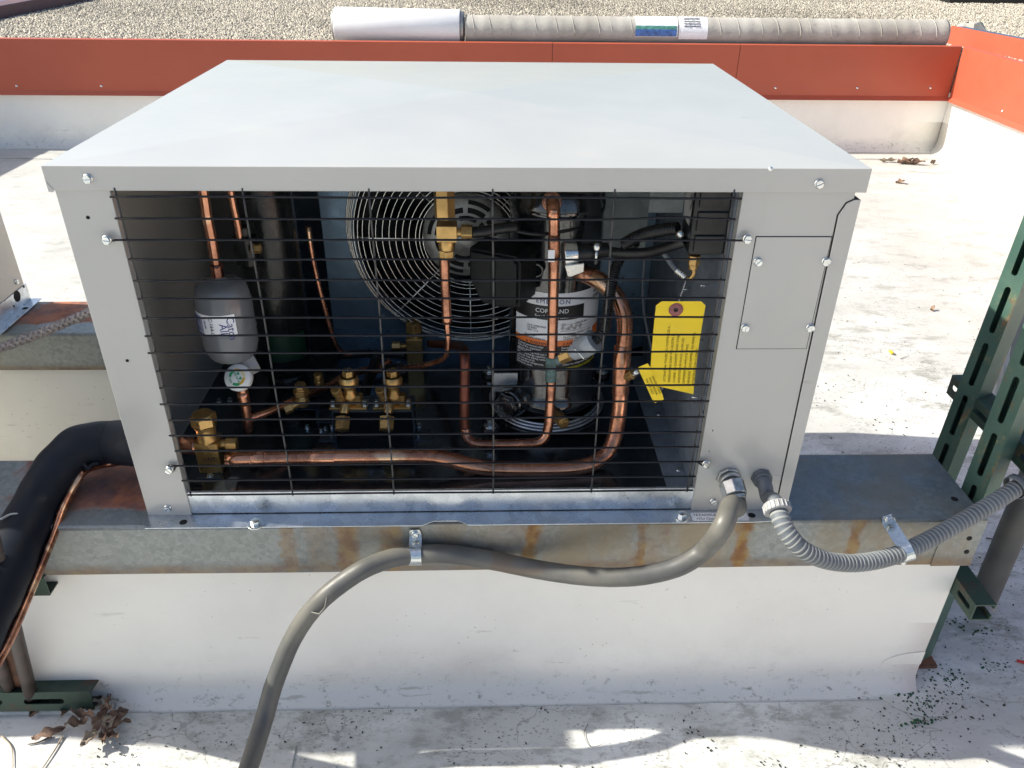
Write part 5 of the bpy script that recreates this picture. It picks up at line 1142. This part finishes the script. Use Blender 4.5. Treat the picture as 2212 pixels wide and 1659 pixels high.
b = MB(); b.tube([v+Vector((-.010, .008, -.004)) for v in smooth(pc[3:], 8)], .0046, 12); b.build('tube', 'copper_shade', cl)

# struts ------------------------------------------------------------------
def strut_channel(name, org, length, axis, web, mat, label, slots=(.03, .05), size=.041, part='channel', open_=1, slotlen=.062, parent=None):
    """C channel: axis = long direction, web = outward normal of the slotted back, third side = open_ handed"""
    ax = Vector(axis).normalized(); wn_ = Vector(web).normalized(); sd_ = ax.cross(wn_).normalized()
    org = Vector(org); t = thing(name, label, 'strut', org) if parent is None else parent
    s = size/2; th = .0028; b = MB()
    loc = lambda u, v, l: org+sd_*u+wn_*v+ax*l     # v=0 at web outer face, negative inside
    def slab(u0, u1, v0, v1, l0, l1): 
        pts = [loc(u, v, l) for l in (l0, l1) for u, v in ((u0, v0), (u1, v0), (u1, v1), (u0, v1))]; b.add(pts, [(3, 2, 1, 0), (4, 5, 6, 7), (0, 1, 5, 4), (1, 2, 6, 5), (2, 3, 7, 6), (3, 0, 4, 7)])
    slab(-s, -s+th, -size, 0, 0, length); slab(s-th, s, -size, 0, 0, length)
    slab(-s+th, -s+.010, -size, -size+th, 0, length); slab(s-.010, s-th, -size, -size+th, 0, length)
    if ax.z > .5: slab(-s+.010, s-.010, -size, -size+th, 0, length)
    # web with rounded slots
    hw = .0056; pitch, gap = slots[1]+slotlen, slots[1]; l = 0; edges = []
    slab(-s+th, -hw, -th, 0, 0, length); slab(hw, s-th, -th, 0, 0, length)
    l = slots[0]; prev = 0
    def filler(l0, l1, r0, r1):
        n = 6; A = [(-hw, l0)]+[(-hw*math.cos(math.pi*k/n), l0+hw*math.sin(math.pi*k/n)) for k in range(1, n)]+[(hw, l0)] if r0 else [(-hw, l0), (hw, l0)]
        Bq = [(hw, l1)]+[(hw*math.cos(math.pi*k/n), l1-hw*math.sin(math.pi*k/n)) for k in range(1, n)]+[(-hw, l1)] if r1 else [(hw, l1), (-hw, l1)]
        pts = A+Bq; m_ = len(pts); b.add([loc(u, 0, q) for u, q in pts]+[loc(u, -th, q) for u, q in pts], [tuple(range(m_)), tuple(reversed(range(m_, 2*m_)))]+[(i, m_+i, m_+(i+1) % m_, (i+1) % m_) for i in range(m_)])
    while l+slotlen < length:
        filler(prev, l, prev > 0, True); prev = l+slotlen; l += pitch
    filler(prev, length, prev > 0, False)
    b.build(part, mat, t); return t
s2 = strut_channel('strut_post', (1.420, .060, .004), 1.35, (0, 0, 1), (-.90, -.43, 0), 'strut', 'nearer green slotted strut post at right, standing close to the beam end', (.03, .032), slotlen=.078)
s1 = strut_channel('strut_post', (1.443, .215, .004), 1.0, (.03, 0, 1), (-.90, -.43, 0), 'strut', 'farther green slotted strut post, rusty at the top, behind the beam end', (.01, .032), slotlen=.078)
b = MB(); b.box(1.450, 1.506, .192, .240, .985, 1.04); b.build('rusty_cap', 'rust', s1, .003)
b = MB(); b.box(1.412, 1.468, .034, .082, .0025, .010); b.build('foot', 'rust', s2, .001)
zc_ = PX(2070, 838, 1.468).z
strut_channel('cross_strut', (1.467, -.02, PX(2155, 935, 1.467).z), .305, (0, 1, -.00), (-1, 0, 0), 'strut_dark', 'dark rusty horizontal strut bolted behind both green posts', (.02, .03), slotlen=.045)
lo = PX(2085, 1312, 1.405); strut_channel('bracket_strut', (1.404, -.066, .268), .12, (0, 1, 0), (-1, 0, 0), 'strut_dark', 'short dark strut stub with one slot sticking out under the beam end', (.016, .2), slotlen=.030, size=.037)
vp = thing('vertical_conduit', 'fat upright grey conduit behind the ribbed hose at far right', 'conduit', (1.66, .2, 0))
b = MB(); pa, pb = PD(2166, 1100, 1.62), PD(2124, 1285, 1.80); 
base = PZ(2126, 1290, .02); b.tube(smooth([Vector((base.x, base.y, .02)), Vector((base.x-.002, base.y, .16)), Vector((base.x-.006, base.y-.004, .30)), Vector((base.x-.01, base.y-.01, .42)), Vector((base.x+.03, base.y-.04, .50)), Vector((base.x+.12, base.y-.10, .55))], 8), .027, 24); b.build('sleeve', 'conduit', vp)
b = MB(); b.lathe([(.030, 0), (.026, .022), (.027, .024)], (base.x, base.y, .001), (0, 0, 1), 20); b.build('end_ring', 'pvc_light', vp)
fit = thing('conduit_fitting', 'grey ring fitting at the right edge where the ribbed conduit ends', 'fitting', PD(2205, 1020, 1.35))
# grey equipment box seen between the posts, its torn plastic wrap
gb = thing('equipment_box', 'blue-grey steel box with small holes behind the strut posts at the right edge', 'box', (1.75, .35, 0))
e0 = PY(2168, 770, .33); b = MB(); b.box(e0.x, e0.x+.35, .33, .37, .40, .66); b.build('cabinet', plain('slate_blue_sheet', (.13, .155, .19), .5, .2, .2, 8), gb, .002)
for px, py in ((2190, 715), (2200, 755), (2206, 880)):
    p = PY(px+2, py, .3295); q = MB(); q.cyl(p, p+Vector((0, -.0006, 0)), .005, None, 12); q.build('hole', 'hole', gb)
b = MB(); b.box(e0.x+.3, e0.x+.34, .372, .41, .0, .69); b.build('post', 'strut', gb)
pw = MB(); g0 = [PY(2152, 744, .30), PY(2184, 752, .31), PY(2170, 860, .27), PY(2158, 905, .25), PY(2132, 850, .28)]
vs = []; 
for k in range(9):
    f = k/8
    for i in range(6):
        g = i/5; L0 = PY(2150-14*f*1.4, 742+120*f, .30-.03*f); R0 = PY(2186-20*f, 750+150*f, .31-.05*f); v = L0.lerp(R0, g); v.y += .006*math.sin(g*9+f*3)+.004*math.sin(f*11); vs.append(v)
pw.add(vs, [(k*6+i, k*6+i+1, (k+1)*6+i+1, (k+1)*6+i) for k in range(8) for i in range(5)], True); pw.build('plastic_wrap', 'foil', None, **T('torn grey plastic sheet caught between the two green posts', 'plastic'))
bpy.data.objects.remove(fit)
fit = MB(); fa = PD(2176, 1062, 1.328); fc = PD(2210, 1012, 1.36); fit.lathe([(.019, -.006), (.021, -.005), (.021, .006), (.019, .007)], PD(2196, 1051, 1.334), (cp2[-60]-cp2[-90]), 24); fit.build('coupling_ring', 'pvc', c2)

# left foot: rusty pipe legs, two green strut pieces against the curb
strut_channel('strut_rail', (-.42, -.038, .040), .25, (1, 0, 0), (0, -1, .25), 'strut_dark', 'dark green strut rail lying against the curb foot at lower left', (.02, .05))
pz = PY(60, 1268, -.03); strut_channel('strut_stub', (-.42, -.030, pz.z), PY(101, 1268, -.03).x+.42, (1, 0, 0), (0, -1, 0), 'strut_dark', 'short green strut end poking out under the beam behind the insulated pipe', (.02, .05))
lg = thing('pipe_leg', 'nearer brown pipe leg leaning at the lower left with a slotted plate', 'pipe leg', PZ(75, 1522, 0))
b = MB(); f0 = PZ(72, 1521, .004); f1 = PY(28, 1348, -.085); b.tube([f0, f0.lerp(f1, .5), f1, f1+(f1-f0)*1.2], .0115, 18); b.build('leg', plain('brown_grey_pipe', (.06, .045, .04), .55, .2, .35, 25, .1), lg)
b = MB(); f2 = PZ(28, 1512, .004); f3 = PY(-20, 1370, -.085); b.tube([f2, f2.lerp(f3, .5), f3, f3+(f3-f2)*1.2], .0105, 18); b.build('leg', bpy.data.materials['brown_grey_pipe'], lg)
b = MB(); f4 = PZ(52, 1512, .004); f5 = PY(5, 1362, -.07); ax_ = (f5-f4).normalized(); sdv = Vector((1, 0, 0)); sdv = (sdv-ax_*sdv.dot(ax_)).normalized(); L_ = (f5-f4).length*1.6
b.add([f4-sdv*.012, f4+sdv*.012, f4+sdv*.012+ax_*L_, f4-sdv*.012+ax_*L_, f4-sdv*.012+Vector((0, .003, 0)), f4+sdv*.012+Vector((0, .003, 0)), f4+sdv*.012+ax_*L_+Vector((0, .003, 0)), f4-sdv*.012+ax_*L_+Vector((0, .003, 0))], [(0, 1, 2, 3), (7, 6, 5, 4), (0, 3, 7, 4), (1, 5, 6, 2)]); b.build('slotted_plate', 'rust', lg)

# neighbour unit on the left ------------------------------------------------
nb = thing('condensing_unit', 'cream neighbouring condensing unit at the left edge, only its side and bottom corner in view', 'condensing unit', (-.87, .42, .442))
NX0, NX1 = -1.15, PX(65, 645, 0).x if 0 else -.592
b = MB(); b.box(NX0, NX1, .018, .845, .490, 1.0); b.build('cabinet', 'cream', nb, .002)
b = MB(); b.box(NX0-.006, NX1+.006, .014, .852, 1.0005, 1.034); b.build('lid', 'cream', nb, .002)
b = MB(); b.box(NX1-.0022, NX1+.0010, .020, .852, .4455, .4895); b.box(NX1+.0010, NX1+.026, .004, .856, .4455, .4475); b.box(NX0, NX1-.003, .004, .842, .4455, .4895); b.build('base_rail', 'galv_clean', nb, .0006)
for y_, z_, r_, m_ in ((.800, .478, .014, 'hole'), (.838, .487, .0035, 'hole'), (.775, .463, .003, 'hole')):
    q = MB(); q.cyl((NX1+.0012, y_, z_), (NX1+.0016, y_, z_), r_, None, 20); q.build('hole', m_, nb)
q = MB(); q.cyl((NX1+.014, .795, .4477), (NX1+.014, .795, .4480), .007, None, 20); q.build('hole', 'hole', nb)
place(SCR, 'screw', nb, Vector((NX1+.0004, .815, .510)), (0, 0, R_(90)))
# braided rope from the neighbour towards our unit
rp = thing('braided_rope', 'grey braided rope stretched between the two units above the rear beam', 'rope', PY(90, 720, .5))
ra_, rb_ = [PD(-90, 785, 1.62), PD(0, 752, 1.66), PD(60, 730, 1.69), PD(120, 706, 1.72), PD(190, 676, 1.76), PD(225, 655, 1.80)], .0085
rc = smooth(ra_, 40)
for st_k in range(6):
    b = MB(); pts = []
    Lr = 0
    for k, c_ in enumerate(rc):
        if k: Lr += (c_-rc[k-1]).length
        t_ = (rc[min(k+1, len(rc)-1)]-rc[max(k-1, 0)]).normalized(); u_ = t_.cross(Vector((0, 0, 1))).normalized(); v_ = t_.cross(u_)
        sgn = 1 if st_k < 3 else -1; ph = sgn*Lr*190+st_k*2.094+(.5 if st_k > 2 else 0); rr_ = .0062+.0016*math.sin(Lr*380*1.5+st_k)
        pts.append(c_+(u_*math.cos(ph)+v_*math.sin(ph))*rr_)
    b.tube(pts, .0038, 7); b.build('strand', 'rope', rp)

# ================================================================== leaves and litter
def leaf_mesh(seed, L=.06, W_=.026, curl=.5):
    r_ = random.Random(seed); b = MB(); NU, NV = 9, 4; vs = []
    tw = r_.uniform(-.8, .8); ph = r_.uniform(0, 6); cu_ = curl*r_.uniform(.2, 1.2); W_ *= r_.uniform(.75, 1.35); L *= r_.uniform(.7, 1.2)
    for i in range(NU+1):
        u = i/NU; w = W_*math.sin(math.pi*min(1, u*.93+.04))**.8*(1+.25*math.sin(u*17+ph)); 
        for j in range(NV+1):
            v = (j/NV-.5)*2; y = v*w*.5*math.cos(cu_*v*1.4); z = abs(v)*w*.5*math.sin(cu_*1.3)*1.2+.010*math.sin(u*5+ph)*u+.004*math.sin(u*13+v*3+ph)+.25*L*(u-.5)**2*cu_*2
            a_ = tw*u; y, z = y*math.cos(a_)-z*math.sin(a_), y*math.sin(a_)+z*math.cos(a_); vs.append((u*L-L/2, y, z))
    b.add(vs, [(i*(NV+1)+j, (i+1)*(NV+1)+j, (i+1)*(NV+1)+j+1, i*(NV+1)+j+1) for i in range(NU) for j in range(NV)], True)
    zz = min(v[2] for v in vs); me = bpy.data.meshes.new('leaf'); me.from_pydata([(x, y, z-zz) for x, y, z in vs], [], b.f); me.polygons.foreach_set('use_smooth', [True]*len(b.f))
    return me
def leaf(px, py, s, rz, seed, label, mat='leaf', group=None, lift=.001, tilt=0, z=0):
    me = leaf_mesh(seed, .06*s, .027*s, .55 if seed % 3 else .9); me.materials.append(M[mat]); p = PZ(px, py, .004+z); p.z = lift+.0015+z
    o = link('dry_leaf', me, p, None, label=label, category='leaf'); o.rotation_euler = (R_(tilt), R_(tilt*.6), R_(rz))
    if group: o['group'] = group
leaf(143, 1538, .95, 95, 1, 'upright reddish-brown leaf left of the leaf pile at the lower left', tilt=35, lift=.008)
leaf(107, 1590, .80, 25, 2, 'folded brown leaf nearest the sunlit strip at the lower left')
leaf(92, 1527, .9, 70, 3, 'long curled leaf beside the foot of the brown pipe leg')
leaf(65+13, 1510, .5, 150, 4, 'small dark leaf tucked against the brown pipe leg')
leaf(222, 1503, .72, 5, 5, 'slim tan leaf at the top of the leaf pile', 'leaf_pale')
g_ = 'leaves heaped at the lower left'
heap = [(238, 1512, 1.0, 60, 'leaf_pale', 10), (232, 1528, .8, 130, 'leaf', 0), (206, 1540, 1.0, 20, 'leaf_pale', 0), (192, 1560, 1.05, 170, 'leaf', 0), (214, 1556, .9, 80, 'leaf', 20), (226, 1572, .95, 120, 'leaf_pale', 30), (208, 1588, 1.0, 60, 'leaf', 25), (182, 1573, .8, 10, 'leaf', 0), (240, 1558, 1.0, 50, 'leaf', 10), (234, 1590, .9, 150, 'leaf', 15), (220, 1602, .8, 100, 'leaf', 0), (200, 1603, .7, 75, 'leaf_pale', 10), (245, 1543, .7, 20, 'leaf', 0), (246, 1575, .8, 35, 'leaf', 0), (226, 1545, .9, 140, 'leaf', 30)]
for i, (px, py, s, rz, mt__, tl) in enumerate(heap): leaf(222+(px-222)*1.35+4, 1556+(py-1556)*1.15, s*.82, rz+random.uniform(-40, 40), 20+i*3, ('curled brown leaf in the heap at the lower left' if mt__ == 'leaf' else 'pale tan curled leaf in the heap at the lower left'), mt__, g_, lift=.002+.004*(i % 4), tilt=tl*.6+random.uniform(-12, 18))
for i, (px, py, s, rz, lb) in enumerate(((1956, 352, 1.25, 20, 'left one of the two largest brown leaves on the far roof'), (1972, 355, 1.35, -15, 'right one of the two largest brown leaves on the far roof'), (1917, 350, .9, 160, 'flat pale leaf left of the brown leaves on the far roof'), (2014, 355, .7, 30, 'lone small leaf right of the brown leaves on the far roof'), (1944, 395, .7, 10, 'small leaf lying in front of the brown leaves on the far roof'))):
    leaf(px, py, s*1.9, rz, 60+i, lb, 'leaf' if i != 2 else 'leaf_pale')
leaf(2002+12, 669, .42, 40, 71, 'tiny reddish leaf on the sunlit roof right of the unit')
yb = MB(); p = PZ(1924, 763, .003); yb.lathe([(0, 0), (.007, .001), (.009, .004), (.006, .008), (0, .009)], p, (.3, .2, 1), 9); yb.v = [v+Vector((0, (v.y-p.y)*.5, 0)) for v in yb.v]; yb.build('yellow_scrap', plain('bright_yellow', (.85, .62, .02), .5), None, **T('tiny bright yellow scrap on the sunlit roof', 'scrap'))
rd = MB(); pa_, pb_ = PZ(2197, 1427, .006), PZ(2225, 1434, .006); rd.tube([pa_, pb_], .003, 8); rd.build('red_wire_stub', plain('red_plastic', (.45, .03, .03), .5), None, **T('red bit of wire at the right edge of the shaded roof', 'wire'))
def twig(pts, r, label, grp=None, mat='twig'):
    b = MB(); sp = smooth([PZ(px, py, .003) for px, py in pts], 6); b.tube(sp, [r*(1-.6*i/len(sp)) for i in range(len(sp))], 6); b.build('twig', mat, None, **T(label, 'twig', grp))
twig([(112, 1590), (85, 1603), (60, 1608)], .0022, 'straight twig under the folded leaf at the lower left')
twig([(205, 1570), (190, 1590), (172, 1610)], .0012, 'thin dark twig pointing out of the leaf heap')
twig([(248, 1520), (285, 1505-4), (300, 1527-2)], .0016, 'thin twig on the right side of the leaf heap')
twig([(135, 1592), (115, 1625), (90, 1662)], .0018, 'pale grass stalk crossing the sunlit strip at the lower left', mat='leaf_pale')
twig([(4, 1590), (25, 1615), (28, 1659)], .0016, 'curved pale stalk in the bottom left corner', mat='leaf_pale')
twig([(1270, 1563), (1262, 1585), (1275, 1612), (1300, 1608), (1312, 1597)], .0007, 'hair-thin dark curl lying in the small sunlit patch')
twig([(1945, 775), (1962, 768)], .001, 'short brown twig on the sunlit roof'); twig([(2130, 1168-6), (2212, 1174)], .0016, 'thin dark twig at the far right in the shade')
twig([(1730, 1275+200), (1745, 1490)], .0009, 'tiny stalk on the shaded roof in front of the curb')
# countless crumbs of dirt, moss and grit
def crumbs():
    b = MB(); 
    def one(x, y, s):
        n = random.choice((4, 5, 6)); a0_ = random.uniform(0, 6); st_ = random.uniform(1, 2.2); an = random.uniform(0, 3.14); ca, sa = math.cos(an), math.sin(an); top = []; bot = []
        for k in range(n):
            t = a0_+6.283*k/n; r = s*random.uniform(.6, 1.2); u, v = r*math.cos(t)*st_, r*math.sin(t); bot.append((x+u*ca-v*sa, y+u*sa+v*ca, .0018)); top.append((x+.6*(u*ca-v*sa), y+.6*(u*sa+v*ca), .0018+s*random.uniform(.3, .8)))
        b.add(bot+top, [tuple(range(n, 2*n))]+[(k, (k+1) % n, n+(k+1) % n, n+k) for k in range(n)])
    cl_ = [(random.uniform(-.1, 1.4), -.055-random.random()*.12, random.uniform(.01, .05)) for _ in range(26)]
    for _ in range(760): q_ = random.choice(cl_); one(random.gauss(q_[0], q_[2]*1.6), min(-.042, random.gauss(q_[1], q_[2]*.6)), random.choice((.0004, .0005, .0005, .0007, .0009, .0018)))
    cl2 = [(random.uniform(1.42, 2.3), random.uniform(-.1, 1.15), random.uniform(.02, .09)) for _ in range(50)]
    for _ in range(800): q_ = random.choice(cl2); one(max(1.42, random.gauss(q_[0], q_[2])), random.gauss(q_[1], q_[2]), random.choice((.0007, .0009, .0012, .0022)))
    for _ in range(260): one(random.uniform(1.2, 2.8), random.uniform(1.0, 2.2)**1.1, random.choice((.0009, .0012, .002)))
    for _ in range(160): q = PZ(random.gauss(2020, 60), random.gauss(1500, 35), 0); one(q.x, q.y, random.choice((.001, .0017, .0024)))
    b.build('roof_grit', 'debris', kind='stuff')
crumbs()
def moss():
    b = MB()
    for cx_, cy_, n_ in ((2055, 1345, 24), (2048, 1462, 40), (1990, 1560, 30), (2000, 1520, 24), (1960, 1490, 18), (2150, 1440, 24), (2110, 1370, 20), (1970, 1500, 20)):
        for _ in range(n_):
            q = PZ(random.gauss(cx_, 22), random.gauss(cy_, 9), 0)
            if q.y > -.0 and q.x < 1.41: continue
            s = random.uniform(.0009, .0022); b.lathe([(s*1.4, 0), (s, s*.9), (0, s*1.1)], (q.x, q.y, .0018), (random.uniform(-.3, .3), random.uniform(-.3, .3), 1), 6)
    b.build('moss_crumbs', plain('green_moss', (.02, .075, .035), .9, 0, .4, 50), kind='stuff')
moss()
